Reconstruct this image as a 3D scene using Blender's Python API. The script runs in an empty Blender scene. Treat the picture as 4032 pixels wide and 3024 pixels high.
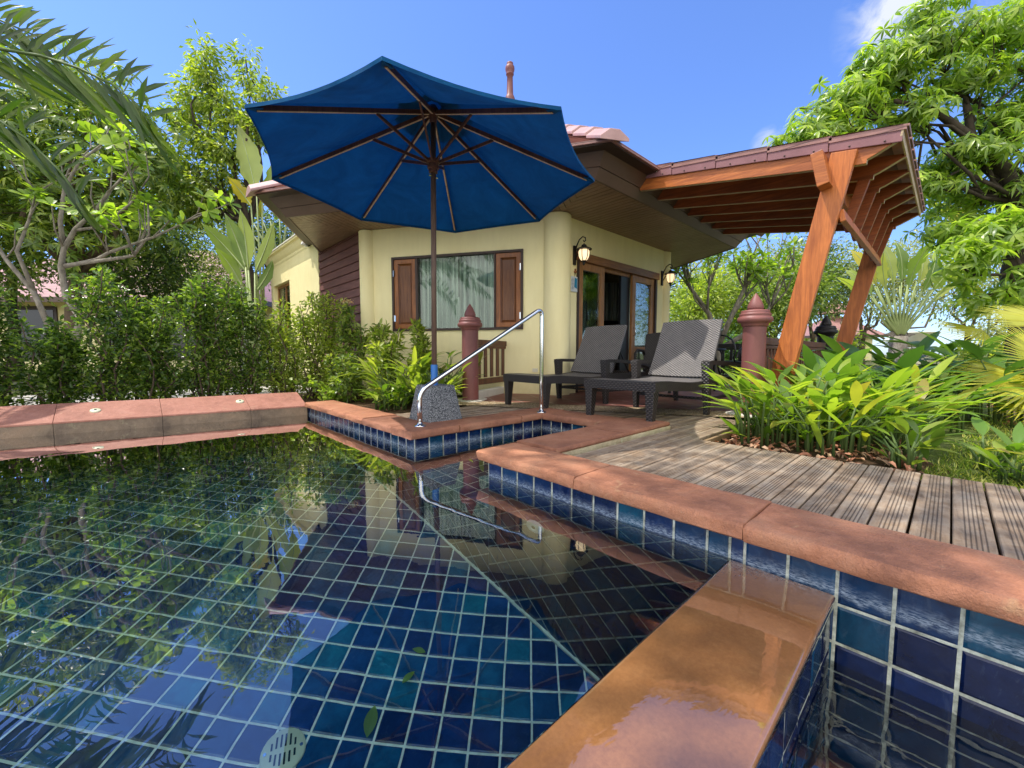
import bpy, bmesh, math, random
import numpy as np
from mathutils import Vector, Matrix
PI = math.pi
rng = np.random.default_rng(7)
random.seed(7)
scene = bpy.context.scene
COL = scene.collection
R_ = math.radians

# ------------------------------------------------------------------ materials
def new_mat(name):
    m = bpy.data.materials.new(name); m.use_nodes = True
    nt = m.node_tree; nt.nodes.clear()
    out = nt.nodes.new('ShaderNodeOutputMaterial')
    return m, nt, out
def nd(nt, typ, **kw):
    n = nt.nodes.new(typ)
    for k, v in kw.items():
        if k in ('operation','blend_type','noise_dimensions','feature','wave_type','bands_direction','data_type','distance','rings_direction','interpolation','wave_profile'):
            setattr(n, k, v)
        else:
            n.inputs[k.replace('_',' ')].default_value = v
    return n
def lk(nt, a, b): nt.links.new(a, b)
def c4(c): return (c[0], c[1], c[2], 1.0)
def coords(nt, scale=(1,1,1), rot=(0,0,0), kind='Object'):
    tc = nt.nodes.new('ShaderNodeTexCoord'); mp = nt.nodes.new('ShaderNodeMapping')
    mp.inputs['Scale'].default_value = scale; mp.inputs['Rotation'].default_value = rot
    lk(nt, tc.outputs[kind], mp.inputs['Vector']); return mp.outputs['Vector']
def ramp(nt, fac, stops):
    r = nt.nodes.new('ShaderNodeValToRGB'); cr = r.color_ramp
    while len(cr.elements) < len(stops): cr.elements.new(0.5)
    for e, (p, c) in zip(cr.elements, stops): e.position = p; e.color = c4(c)
    lk(nt, fac, r.inputs['Fac']); return r.outputs['Color']
def mixc(nt, fac, a, b, mode='MIX'):
    m = nt.nodes.new('ShaderNodeMixRGB'); m.blend_type = mode
    for s, v in ((0, fac), (1, a), (2, b)):
        if isinstance(v, (int, float)): m.inputs[s].default_value = v
        elif isinstance(v, tuple): m.inputs[s].default_value = c4(v)
        else: lk(nt, v, m.inputs[s])
    return m.outputs[0]
def noise(nt, vec, scale, detail=4, rough=0.6, dist=0.0):
    n = nt.nodes.new('ShaderNodeTexNoise'); n.inputs['Scale'].default_value = scale
    n.inputs['Detail'].default_value = detail; n.inputs['Roughness'].default_value = rough; n.inputs['Distortion'].default_value = dist
    if vec is not None: lk(nt, vec, n.inputs['Vector'])
    return n.outputs['Fac']
def math_(nt, op, a, b=None, c=None):
    m = nt.nodes.new('ShaderNodeMath'); m.operation = op
    for i, v in enumerate((a, b, c)):
        if v is None: continue
        if isinstance(v, (int, float)): m.inputs[i].default_value = v
        else: lk(nt, v, m.inputs[i])
    return m.outputs[0]
def bump(nt, h, strength=0.4, dist=0.01, prev=None):
    b = nt.nodes.new('ShaderNodeBump'); b.inputs['Strength'].default_value = strength; b.inputs['Distance'].default_value = dist
    lk(nt, h, b.inputs['Height'])
    if prev is not None: lk(nt, prev, b.inputs['Normal'])
    return b.outputs['Normal']
def principled(nt, out, color, rough=0.6, metal=0.0, spec=0.5, normal=None, **kw):
    p = nt.nodes.new('ShaderNodeBsdfPrincipled')
    if isinstance(color, tuple): p.inputs['Base Color'].default_value = c4(color)
    else: lk(nt, color, p.inputs['Base Color'])
    if isinstance(rough, (int, float)): p.inputs['Roughness'].default_value = rough
    else: lk(nt, rough, p.inputs['Roughness'])
    p.inputs['Metallic'].default_value = metal; p.inputs['Specular IOR Level'].default_value = spec
    if normal is not None: lk(nt, normal, p.inputs['Normal'])
    for k, v in kw.items(): p.inputs[k.replace('_',' ')].default_value = v
    if out is not None: lk(nt, p.outputs[0], out.inputs['Surface'])
    return p

def mat_simple(name, a, b=None, scale=6, rough=0.6, metal=0.0, spec=0.5, bump_s=0.15, bump_scale=60, stretch=(1,1,1), bdist=0.004):
    m, nt, out = new_mat(name)
    v = coords(nt, stretch)
    if b is None: b = tuple(x*0.7 for x in a)
    f = noise(nt, v, scale, 5, 0.65)
    col = ramp(nt, f, [(0.32, b), (0.68, a)])
    n = bump(nt, noise(nt, v, bump_scale, 4, 0.6), bump_s, bdist) if bump_s else None
    principled(nt, out, col, rough, metal, spec, n)
    return m
def mat_stone(name, base, dark, light, rough=0.75):
    m, nt, out = new_mat(name)
    v = coords(nt)
    f1 = noise(nt, v, 3.0, 6, 0.65, 0.4); f2 = noise(nt, v, 22, 5, 0.7); f3 = noise(nt, v, 180, 3, 0.6)
    col = ramp(nt, f1, [(0.36, dark), (0.5, base), (0.66, light)])
    col = mixc(nt, math_(nt, 'MULTIPLY', ramp(nt, f2, [(0.45,(0,0,0)),(0.75,(1,1,1))]), 0.55), col, tuple(min(1,x*1.35+0.03) for x in base))
    col = mixc(nt, math_(nt, 'MULTIPLY', ramp(nt, noise(nt, coords(nt,(1,1,1),(0,0,0.6)), 9, 6, 0.7, 1.2), [(0.60,(0,0,0)),(0.68,(1,1,1))]), 0.4), col, (light[0]*1.3,light[1]*1.7,light[2]*1.6))
    col = mixc(nt, 0.35, col, ramp(nt, f3, [(0.3,(0.45,0.45,0.45)),(0.7,(1,1,1))]), 'MULTIPLY')
    h = math_(nt, 'ADD', math_(nt, 'MULTIPLY', f2, 0.7), math_(nt, 'MULTIPLY', f3, 0.25))
    principled(nt, out, col, rough, 0, 0.35, bump(nt, h, 0.9, 0.014))
    return m
def mat_wood(name, a, b, rough=0.45, scale=1.0, axis='X', spec=0.4, knots=True):
    m, nt, out = new_mat(name)
    st = {'X': (1.2, 14, 14), 'Y': (14, 1.2, 14), 'Z': (14, 14, 1.2)}[axis]
    v = coords(nt, tuple(s*scale for s in st))
    f = noise(nt, v, 1.6, 5, 0.6, 1.2)
    g = noise(nt, coords(nt, tuple(s*scale*6 for s in st)), 1.5, 3, 0.6)
    w = coords(nt, (1,1,1)); big = noise(nt, w, 1.7, 3, 0.6)
    col = ramp(nt, f, [(0.34, b), (0.6, a)])
    col = mixc(nt, 0.35, col, ramp(nt, g, [(0.35,(0.45,0.4,0.36)),(0.65,(1,1,1))]), 'MULTIPLY')
    col = mixc(nt, 0.5, col, ramp(nt, big, [(0.3,(0.55,0.5,0.48)),(0.62,(1,1,1))]), 'MULTIPLY')
    kn = nt.nodes.new('ShaderNodeTexVoronoi'); kn.inputs['Scale'].default_value = 3.1; lk(nt, coords(nt, tuple(0.6 if s < 5 else 1.6 for s in st)), kn.inputs['Vector'])
    col = mixc(nt, 0.75, col, ramp(nt, kn.outputs['Distance'], [(0.03,(0.25,0.2,0.17)),(0.075,(0.8,0.75,0.7)),(0.11,(1,1,1))]), 'MULTIPLY')
    principled(nt, out, col, rough, 0, spec, bump(nt, g, 0.3, 0.005))
    return m
LEAFK = 2.05
def mat_leaf(name, dark, mid, light, trans=0.35, tcol=None, rough=0.42, spec=0.5, yellow=0.0, hue=None):
    m, nt, out = new_mat(name)
    dark, mid, light = [tuple(min(0.62, x*q) for x, q in zip(c, (LEAFK*1.32, LEAFK, LEAFK*1.15))) for c in (dark, mid, light)]
    g = nt.nodes.new('ShaderNodeNewGeometry')
    r = g.outputs['Random Per Island']
    stops = [(0.0, dark), (0.5, mid), (0.93, light)]
    if yellow > 0: stops = [(0.0, dark), (0.45, mid), (0.9-yellow, light), (0.985, hue or (0.45,0.32,0.03))]
    col = ramp(nt, r, stops)
    big = noise(nt, coords(nt), 1.3, 2, 0.5)
    col = mixc(nt, 0.55, col, ramp(nt, big, [(0.35,(0.5,0.55,0.5)),(0.65,(1.15,1.15,1.0))]), 'MULTIPLY')
    p = principled(nt, None, col, rough, 0, spec)
    t = nt.nodes.new('ShaderNodeBsdfTranslucent')
    tc = mixc(nt, 1.0, col, tcol or (2.2, 2.4, 0.7), 'MULTIPLY')
    lk(nt, tc, t.inputs['Color'])
    mx = nt.nodes.new('ShaderNodeMixShader'); mx.inputs[0].default_value = trans
    lk(nt, p.outputs[0], mx.inputs[1]); lk(nt, t.outputs[0], mx.inputs[2]); lk(nt, mx.outputs[0], out.inputs['Surface'])
    return m

M = {}
M['coping'] = mat_stone('red_sandstone', (0.41,0.17,0.088), (0.29,0.12,0.066), (0.47,0.225,0.125))
M['coping2'] = mat_stone('red_sandstone_brown', (0.30,0.125,0.07), (0.21,0.088,0.054), (0.36,0.17,0.10))
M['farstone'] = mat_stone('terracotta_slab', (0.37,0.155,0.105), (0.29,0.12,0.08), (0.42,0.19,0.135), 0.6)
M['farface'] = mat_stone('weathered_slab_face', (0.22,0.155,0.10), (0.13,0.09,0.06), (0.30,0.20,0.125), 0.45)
M['ledge'] = mat_stone('wet_terracotta', (0.52,0.25,0.085), (0.36,0.16,0.055), (0.62,0.34,0.14), 0.5)
M['mortar'] = mat_stone('cream_mortar', (0.55,0.46,0.28), (0.36,0.27,0.16), (0.65,0.58,0.4), 0.9)
M['wood_deck'] = None
def m_tile(name='navy_glazed_tile', K=1.0):
    m, nt, out = new_mat(name)
    g = nt.nodes.new('ShaderNodeNewGeometry')
    col = ramp(nt, g.outputs['Random Per Island'], [(0.0,(0.002,0.006,0.030)), (0.45,(0.003,0.012,0.062)), (0.75,(0.003,0.024,0.072)), (1.0,(0.004,0.055,0.095))])
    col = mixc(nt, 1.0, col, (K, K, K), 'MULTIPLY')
    v = coords(nt)
    n1 = noise(nt, v, 13, 5, 0.7, 0.5)
    col = mixc(nt, 0.85, col, ramp(nt, n1, [(0.3,(0.4,0.45,0.55)),(0.7,(1.8,1.7,1.5))]), 'MULTIPLY')
    sm = noise(nt, coords(nt,(1,1,0.35),(0.3,0.2,0.4)), 17, 6, 0.75, 1.5)
    col = mixc(nt, math_(nt, 'MULTIPLY', ramp(nt, sm, [(0.56,(0,0,0)),(0.72,(1,1,1))]), 0.22), col, (0.13,0.17,0.21))
    # lime scale along the water line
    sx = nt.nodes.new('ShaderNodeSeparateXYZ'); lk(nt, v, sx.inputs[0])
    wob = math_(nt, 'MULTIPLY', math_(nt, 'SUBTRACT', noise(nt, coords(nt,(1,1,0.2)), 26, 3, 0.6), 0.5), 0.045)
    zz = math_(nt, 'ADD', sx.outputs['Z'], wob)
    band = ramp(nt, math_(nt, 'MULTIPLY_ADD', zz, 5.0, 0.5), [(0.02,(0,0,0)),(0.10,(1,1,1)),(0.20,(0.35,0.35,0.35)),(0.30,(0,0,0))])
    st = noise(nt, coords(nt,(2,2,9)), 30, 4, 0.7)
    bf = math_(nt, 'MULTIPLY', band, ramp(nt, st, [(0.38,(0,0,0)),(0.62,(0.85,0.85,0.85))]))
    col = mixc(nt, bf, col, (0.30,0.36,0.42))
    rgh = math_(nt, 'MULTIPLY_ADD', bf, 0.45, 0.10)
    principled(nt, out, col, rgh, 0, 0.4, bump(nt, noise(nt, v, 35, 2, 0.5), 0.12, 0.004))
    return m
M['tile'] = m_tile(); M['tile_floor'] = m_tile('navy_glazed_floor_tile', 1.9)  # floor copy brightened in colour for the light lost through water
M['grout_floor'] = mat_simple('pale_pool_floor_grout', (0.86,0.90,0.80), (0.50,0.54,0.46), 22, 0.9, 0, 0.2, 0.2, 160)
M['grout'] = mat_simple('tile_grout', (0.58,0.61,0.51), (0.15,0.155,0.12), 30, 0.9, 0, 0.2, 0.3, 160)
def m_deck():
    m, nt, out = new_mat('weathered_grooved_decking')
    v = coords(nt, (1.3, 22, 22)); g = nt.nodes.new('ShaderNodeNewGeometry')
    f = noise(nt, v, 1.5, 6, 0.65, 0.8)
    patches = noise(nt, coords(nt, (1,1.6,1)), 7, 6, 0.72, 0.5)
    col = ramp(nt, f, [(0.28,(0.10,0.07,0.05)), (0.55,(0.30,0.215,0.14)), (0.8,(0.46,0.37,0.275))])
    col = mixc(nt, ramp(nt, patches, [(0.40,(0,0,0)),(0.66,(0.85,0.85,0.85))]), col, (0.42,0.355,0.275))
    col = mixc(nt, 0.5, col, ramp(nt, g.outputs['Random Per Island'], [(0,(0.55,0.48,0.42)),(1,(1.15,1.08,1.0))]), 'MULTIPLY')
    tc = nt.nodes.new('ShaderNodeTexCoord'); sx = nt.nodes.new('ShaderNodeSeparateXYZ'); lk(nt, tc.outputs['Object'], sx.inputs[0])
    # fine grooves in two bands of each board
    y = math_(nt, 'DIVIDE', sx.outputs['Y'], 0.096)
    fr = math_(nt, 'FRACT', math_(nt, 'ADD', y, 50.0))
    gr = math_(nt, 'SINE', math_(nt, 'MULTIPLY', fr, 2*PI*9))
    inb = math_(nt, 'LESS_THAN', math_(nt, 'ABSOLUTE', math_(nt, 'SUBTRACT', fr, 0.5)), 0.28)
    gl = math_(nt, 'MULTIPLY', math_(nt, 'MULTIPLY', math_(nt, 'SMOOTH_MAX', gr, 0.0, 0.2), inb), 0.75)
    col = mixc(nt, gl, col, (0.035,0.024,0.018))
    h = math_(nt, 'ADD', math_(nt, 'MULTIPLY', gl, -1.0), math_(nt, 'MULTIPLY', f, 0.6))
    principled(nt, out, col, 0.8, 0, 0.25, bump(nt, h, 0.5, 0.004))
    return m
M['deck'] = m_deck()
M['deckside'] = mat_wood('deck_fascia_wood', (0.30,0.20,0.11), (0.16,0.10,0.06), 0.7)
def m_wall(name, a, b):
    m, nt, out = new_mat(name)
    v = coords(nt)
    big = noise(nt, v, 0.9, 5, 0.6); fine = noise(nt, v, 260, 3, 0.7); mid = noise(nt, coords(nt,(3,3,0.6)), 3, 5, 0.6)
    col = ramp(nt, big, [(0.3, b), (0.65, a)])
    col = mixc(nt, 0.13, col, ramp(nt, mid, [(0.35,(0.6,0.55,0.42)),(0.65,(1,1,1))]), 'MULTIPLY')
    sx = nt.nodes.new('ShaderNodeSeparateXYZ'); tcw = nt.nodes.new('ShaderNodeNewGeometry'); lk(nt, tcw.outputs['Position'], sx.inputs[0])
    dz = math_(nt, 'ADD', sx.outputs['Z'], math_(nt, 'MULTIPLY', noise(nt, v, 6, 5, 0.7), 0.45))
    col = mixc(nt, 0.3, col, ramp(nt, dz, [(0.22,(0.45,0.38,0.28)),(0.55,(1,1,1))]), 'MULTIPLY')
    col = mixc(nt, 0.2, col, ramp(nt, fine, [(0.3,(0.6,0.6,0.55)),(0.7,(1,1,1))]), 'MULTIPLY')
    principled(nt, out, col, 0.85, 0, 0.2, bump(nt, fine, 0.5, 0.004))
    return m
M['wall'] = m_wall('yellow_render', (0.95,0.85,0.49), (0.91,0.80,0.44))
M['cream'] = m_wall('cream_render', (0.80,0.76,0.62), (0.70,0.64,0.48))
M['white'] = m_wall('white_render', (0.80,0.78,0.72), (0.62,0.60,0.54))
M['shiplap'] = mat_wood('purple_brown_board', (0.20,0.085,0.075), (0.13,0.055,0.05), 0.6, 1.0, 'Y')
M['soffit'] = mat_wood('soffit_board', (0.34,0.215,0.13), (0.22,0.14,0.085), 0.38, 1.0, 'Y', 0.5)
M['fascia'] = mat_simple('brown_painted_fascia', (0.125,0.075,0.052), (0.10,0.06,0.042), 2, 0.45, 0, 0.4, 0.05)
def m_roof(name, a, b):
    m, nt, out = new_mat(name)
    v = coords(nt); sx = nt.nodes.new('ShaderNodeSeparateXYZ'); lk(nt, v, sx.inputs[0])
    f = math_(nt, 'FRACT', math_(nt, 'MULTIPLY', sx.outputs['Z'], 9.0))
    line = ramp(nt, f, [(0.0,(0.25,0.25,0.25)),(0.14,(1,1,1)),(0.9,(1,1,1))])
    ns = noise(nt, v, 7, 4, 0.65)
    col = mixc(nt, 1.0, ramp(nt, ns, [(0.3,b),(0.7,a)]), line, 'MULTIPLY')
    principled(nt, out, col, 0.5, 0, 0.4, bump(nt, f, 0.5, 0.02))
    return m
M['roof'] = m_roof('terracotta_shingle', (0.42,0.225,0.19), (0.30,0.15,0.13))
M['rooftile'] = mat_simple('maroon_cement_tile', (0.26,0.12,0.125), (0.20,0.088,0.092), 5, 0.55, 0, 0.35, 0.25, 90)
M['ridge'] = mat_simple('pale_pink_ridge_tile', (0.50,0.30,0.28), (0.38,0.22,0.2), 5, 0.5, 0, 0.4, 0.2, 90)
M['pergola'] = mat_wood('orange_stained_timber', (0.60,0.185,0.04), (0.40,0.11,0.024), 0.42, 1.0, 'Z', 0.4)
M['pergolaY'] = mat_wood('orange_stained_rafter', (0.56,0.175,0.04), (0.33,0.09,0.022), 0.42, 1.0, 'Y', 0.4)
M['pergolaD'] = mat_wood('orange_rafter_painted_shade', (0.33,0.085,0.022), (0.19,0.05,0.014), 0.42, 1.0, 'Y', 0.4)  # same timber as the first rafter, darkened to paint in the roof's shade
M['doorwood'] = mat_wood('teak_door_wood', (0.44,0.21,0.07), (0.28,0.125,0.04), 0.38, 1.0, 'Z')
M['lintel'] = mat_wood('teak_lintel', (0.34,0.15,0.06), (0.22,0.095,0.036), 0.4, 1.0, 'X')
M['shutter'] = mat_wood('dark_teak_shutter', (0.36,0.13,0.035), (0.22,0.075,0.02), 0.3, 1.0, 'Z')
M['shutterpanel'] = mat_wood('dark_teak_panel', (0.20,0.075,0.024), (0.12,0.042,0.015), 0.3, 1.0, 'Z')
M['darkframe'] = mat_simple('dark_brown_frame', (0.05,0.028,0.02), (0.04,0.022,0.016), 3, 0.45, 0, 0.4, 0.05)
M['balus'] = mat_wood('brown_baluster_wood', (0.17,0.07,0.035), (0.10,0.042,0.024), 0.5, 1.0, 'Z')
M['black'] = mat_simple('black_painted_metal', (0.012,0.012,0.013), (0.008,0.008,0.009), 6, 0.4, 0, 0.5, 0.05)
M['bronze'] = mat_simple('black_bronze_lamp', (0.016,0.013,0.012), (0.010,0.009,0.009), 8, 0.45, 0.3, 0.5, 0.2, 120)
M['interior'] = mat_simple('painted_dim_interior', (0.06,0.055,0.05), (0.05,0.045,0.04), 2, 0.8, 0, 0.2, 0)  # dimness of the rooms put into a near-black surface colour
def m_curtain():
    m, nt, out = new_mat('pale_green_curtain')
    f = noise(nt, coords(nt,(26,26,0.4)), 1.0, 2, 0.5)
    col = ramp(nt, f, [(0.36,(0.26,0.33,0.30)),(0.62,(0.85,0.90,0.83))])  # vertical stripes paint in the light and shade of the folds
    p = principled(nt, None, col, 0.9, 0, 0.1); t = nt.nodes.new('ShaderNodeBsdfTranslucent'); lk(nt, col, t.inputs[0])
    mx = nt.nodes.new('ShaderNodeMixShader'); mx.inputs[0].default_value = 0.12
    lk(nt, p.outputs[0], mx.inputs[1]); lk(nt, t.outputs[0], mx.inputs[2]); lk(nt, mx.outputs[0], out.inputs[0]); return m
M['curtain'] = m_curtain()
def m_glass():
    m, nt, out = new_mat('window_glass')
    tr = nt.nodes.new('ShaderNodeBsdfTransparent'); tr.inputs[0].default_value = (0.86,0.92,0.88,1)
    gl = nt.nodes.new('ShaderNodeBsdfGlossy'); gl.inputs['Roughness'].default_value = 0.01
    fr = nt.nodes.new('ShaderNodeFresnel'); fr.inputs[0].default_value = 1.55
    nb = bump(nt, noise(nt, coords(nt), 2.2, 2, 0.5), 0.05, 0.03)
    lk(nt, nb, gl.inputs['Normal'])
    f2 = math_(nt, 'MULTIPLY_ADD', fr.outputs[0], 0.75, 0.01)
    mx = nt.nodes.new('ShaderNodeMixShader'); lk(nt, f2, mx.inputs[0])
    lk(nt, tr.outputs[0], mx.inputs[1]); lk(nt, gl.outputs[0], mx.inputs[2]); lk(nt, mx.outputs[0], out.inputs[0]); return m
M['glass'] = m_glass()
def m_canvas():
    m, nt, out = new_mat('navy_blue_canvas')
    v = coords(nt); f = noise(nt, v, 3.2, 6, 0.7, 0.8); w = math_(nt, 'ADD', math_(nt, 'MULTIPLY', noise(nt, v, 7, 3, 0.5, 0.5), 6.0), noise(nt, v, 320, 2, 0.5))
    col = ramp(nt, f, [(0.3,(0.004,0.055,0.155)),(0.7,(0.008,0.10,0.25))])
    p = principled(nt, None, col, 0.85, 0, 0.15, bump(nt, w, 0.3, 0.002))
    t = nt.nodes.new('ShaderNodeBsdfTranslucent')
    tc = ramp(nt, f, [(0.3,(0.0,0.03,0.16)),(0.7,(0.0,0.055,0.27))]); lk(nt, tc, t.inputs[0])
    mx = nt.nodes.new('ShaderNodeMixShader'); mx.inputs[0].default_value = 0.13
    lk(nt, p.outputs[0], mx.inputs[1]); lk(nt, t.outputs[0], mx.inputs[2]); lk(nt, mx.outputs[0], out.inputs[0]); return m
M['canvas'] = m_canvas()
M['umbwood'] = mat_wood('umbrella_hardwood', (0.15,0.062,0.035), (0.085,0.036,0.022), 0.4, 1.0, 'Z')
M['pole'] = mat_wood('weathered_pole', (0.17,0.10,0.065), (0.10,0.058,0.04), 0.5, 1.0, 'Z')
M['paleedge'] = mat_wood('pale_timber_edge', (0.62,0.48,0.30), (0.48,0.34,0.20), 0.6, 1.0, 'Y')
M['ribedge'] = mat_wood('pale_rib_edge', (0.75,0.54,0.34), (0.6,0.42,0.26), 0.6, 1.0, 'Z')
M['bluepipe'] = mat_simple('blue_plastic_pipe', (0.02,0.14,0.42), (0.018,0.11,0.36), 5, 0.4, 0, 0.5, 0.05)
def m_granite():
    m, nt, out = new_mat('grey_terrazzo_granite')
    v = coords(nt); vo = nt.nodes.new('ShaderNodeTexVoronoi'); vo.inputs['Scale'].default_value = 260; lk(nt, v, vo.inputs['Vector'])
    f = noise(nt, v, 170, 3, 0.7)
    sp = nt.nodes.new('ShaderNodeSeparateColor'); lk(nt, vo.outputs['Color'], sp.inputs[0])
    col = ramp(nt, sp.outputs[0], [(0.0,(0.015,0.017,0.02)),(0.35,(0.06,0.066,0.075)),(0.65,(0.16,0.17,0.18)),(1.0,(0.45,0.45,0.44))])
    col = mixc(nt, 0.5, col, ramp(nt, f, [(0.35,(0.3,0.3,0.3)),(0.65,(1,1,1))]), 'MULTIPLY')
    principled(nt, out, col, 0.7, 0, 0.3, bump(nt, f, 0.4, 0.004)); return m
M['granite'] = m_granite()
M['steel'] = mat_simple('polished_stainless_steel', (0.72,0.72,0.71), (0.66,0.66,0.65), 3, 0.10, 1.0, 0.5, 0.02)
M['maroon'] = mat_simple('maroon_painted_concrete', (0.24,0.085,0.075), (0.155,0.058,0.05), 5, 0.5, 0, 0.4, 0.2, 70, (1,1,0.35))
M['darkpost'] = mat_simple('black_brown_post_paint', (0.02,0.016,0.016), (0.014,0.012,0.012), 5, 0.45, 0, 0.4, 0.1)
def m_wicker(name, a, b):
    m, nt, out = new_mat(name)
    g = nt.nodes.new('ShaderNodeTexCoord'); sx = nt.nodes.new('ShaderNodeSeparateXYZ'); lk(nt, g.outputs['Object'], sx.inputs[0])
    k = 2*PI/0.036
    along = math_(nt, 'ADD', sx.outputs['X'], math_(nt, 'MULTIPLY', sx.outputs['Z'], 1.0))
    s1 = math_(nt, 'SINE', math_(nt, 'MULTIPLY', sx.outputs['Y'], k))
    row = math_(nt, 'MULTIPLY', along, 1/0.015)
    par = math_(nt, 'MULTIPLY', math_(nt, 'FLOOR', row), PI)
    s1 = math_(nt, 'SINE', math_(nt, 'ADD', math_(nt, 'MULTIPLY', sx.outputs['Y'], k), par))
    s2 = math_(nt, 'ABSOLUTE', math_(nt, 'SINE', math_(nt, 'MULTIPLY', row, PI)))
    h = math_(nt, 'MULTIPLY', math_(nt, 'MULTIPLY_ADD', s1, 0.5, 0.5), s2)
    col = mixc(nt, h, b, a)
    col = mixc(nt, 0.4, col, ramp(nt, noise(nt, g.outputs['Object'], 14, 3, 0.6), [(0.3,(0.6,0.6,0.6)),(0.7,(1.2,1.15,1.1))]), 'MULTIPLY')
    principled(nt, out, col, 0.42, 0, 0.5, bump(nt, h, 0.8, 0.006)); return m
M['wicker'] = m_wicker('dark_brown_wicker', (0.075,0.064,0.06), (0.009,0.008,0.008))
M['rattanseat'] = m_wicker('dark_wicker_weave', (0.36,0.335,0.315), (0.03,0.027,0.03))
M['terrace'] = None
def m_terrace():
    m, nt, out = new_mat('terracotta_floor_tile')
    v = coords(nt, (1,1,1), (0,0,R_(30)))
    b = nt.nodes.new('ShaderNodeTexBrick'); lk(nt, v, b.inputs['Vector'])
    b.offset = 0.0; b.inputs['Scale'].default_value = 1.0; b.inputs['Brick Width'].default_value = 0.3; b.inputs['Row Height'].default_value = 0.3
    b.inputs['Mortar Size'].default_value = 0.006
    b.inputs['Color1'].default_value = c4((0.26,0.095,0.07)); b.inputs['Color2'].default_value = c4((0.21,0.08,0.06)); b.inputs['Mortar'].default_value = c4((0.34,0.27,0.22))
    col = mixc(nt, 0.4, b.outputs['Color'], ramp(nt, noise(nt, v, 8, 5, 0.6), [(0.3,(0.6,0.6,0.6)),(0.7,(1.1,1.1,1.1))]), 'MULTIPLY')
    principled(nt, out, col, 0.5, 0, 0.4, bump(nt, b.outputs['Fac'], -0.3, 0.004)); return m
M['terrace'] = m_terrace()
def m_pebble():
    m, nt, out = new_mat('washed_pebble_strip')
    v = coords(nt); vo = nt.nodes.new('ShaderNodeTexVoronoi'); vo.inputs['Scale'].default_value = 75; lk(nt, v, vo.inputs['Vector'])
    sp = nt.nodes.new('ShaderNodeSeparateColor'); lk(nt, vo.outputs['Color'], sp.inputs[0])
    col = ramp(nt, sp.outputs[1], [(0,(0.20,0.12,0.06)),(0.5,(0.42,0.31,0.17)),(1,(0.62,0.54,0.38))])
    col = mixc(nt, ramp(nt, vo.outputs['Distance'], [(0.35,(0,0,0)),(0.7,(0.8,0.8,0.8))]), col, (0.14,0.09,0.05))
    h = math_(nt, 'SUBTRACT', 1.0, vo.outputs['Distance'])
    principled(nt, out, col, 0.7, 0, 0.3, bump(nt, h, 0.8, 0.008)); return m
M['pebble'] = m_pebble()
def m_ground(name, a, b, c, scale=2.0, rough=0.95):
    m, nt, out = new_mat(name)
    v = coords(nt); f = noise(nt, v, scale, 8, 0.7); g = noise(nt, v, 60, 5, 0.75)
    col = ramp(nt, f, [(0.3,a),(0.5,b),(0.7,c)])
    col = mixc(nt, 0.6, col, ramp(nt, g, [(0.3,(0.35,0.35,0.35)),(0.7,(1.3,1.3,1.3))]), 'MULTIPLY')
    principled(nt, out, col, rough, 0, 0.15, bump(nt, g, 0.8, 0.03)); return m
M['soil'] = m_ground('leaf_litter_soil', (0.05,0.03,0.018), (0.12,0.07,0.04), (0.22,0.14,0.085), 5)
M['lawn'] = m_ground('lawn_turf', (0.07,0.10,0.02), (0.13,0.17,0.04), (0.24,0.25,0.09), 3)
M['ground'] = m_ground('garden_ground', (0.08,0.10,0.03), (0.13,0.14,0.05), (0.2,0.17,0.09), 0.8)
M['path'] = m_ground('pale_concrete_path', (0.42,0.40,0.35), (0.55,0.52,0.46), (0.62,0.6,0.54), 1.5)
M['bark_grey'] = mat_simple('pale_grey_bark', (0.33,0.29,0.24), (0.13,0.11,0.09), 14, 0.85, 0, 0.2, 0.5, 40, (1,1,0.6))
M['bark_dark'] = mat_simple('dark_mossy_bark', (0.075,0.058,0.042), (0.03,0.024,0.018), 10, 0.9, 0, 0.2, 0.8, 30)
M['bark_brown'] = mat_simple('brown_bark', (0.16,0.115,0.08), (0.075,0.055,0.038), 10, 0.9, 0, 0.2, 0.6, 30)
M['petiole'] = mat_simple('pale_green_petiole', (0.34,0.40,0.16), (0.22,0.28,0.09), 4, 0.5, 0, 0.4, 0.05)
M['stem'] = mat_simple('green_stem', (0.12,0.18,0.05), (0.07,0.11,0.03), 6, 0.6, 0, 0.3, 0.05)
M['lf_dark'] = mat_leaf('leaf_dark_fine', (0.016,0.036,0.010), (0.034,0.075,0.016), (0.075,0.13,0.026), 0.30)
M['lf_mid'] = mat_leaf('leaf_mid_fine', (0.028,0.060,0.012), (0.058,0.115,0.020), (0.12,0.18,0.035), 0.36)
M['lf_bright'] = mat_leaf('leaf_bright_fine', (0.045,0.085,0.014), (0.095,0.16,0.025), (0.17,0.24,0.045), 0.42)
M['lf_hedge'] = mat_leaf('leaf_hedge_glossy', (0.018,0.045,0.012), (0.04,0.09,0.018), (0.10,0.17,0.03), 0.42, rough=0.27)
M['lf_frangi'] = mat_leaf('leaf_frangipani', (0.04,0.085,0.013), (0.075,0.145,0.02), (0.13,0.215,0.03), 0.45, rough=0.35)
M['lf_palm'] = mat_leaf('leaf_palm_frond', (0.012,0.034,0.008), (0.024,0.058,0.011), (0.05,0.092,0.016), 0.36, rough=0.3)
M['lf_whorl'] = mat_leaf('leaf_whorled', (0.045,0.095,0.014), (0.085,0.165,0.022), (0.15,0.24,0.04), 0.40, rough=0.33)
M['lf_banana'] = mat_leaf('leaf_paddle', (0.05,0.10,0.02), (0.085,0.145,0.03), (0.15,0.20,0.05), 0.40, rough=0.4, yellow=0.08, hue=(0.42,0.34,0.03))
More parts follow.
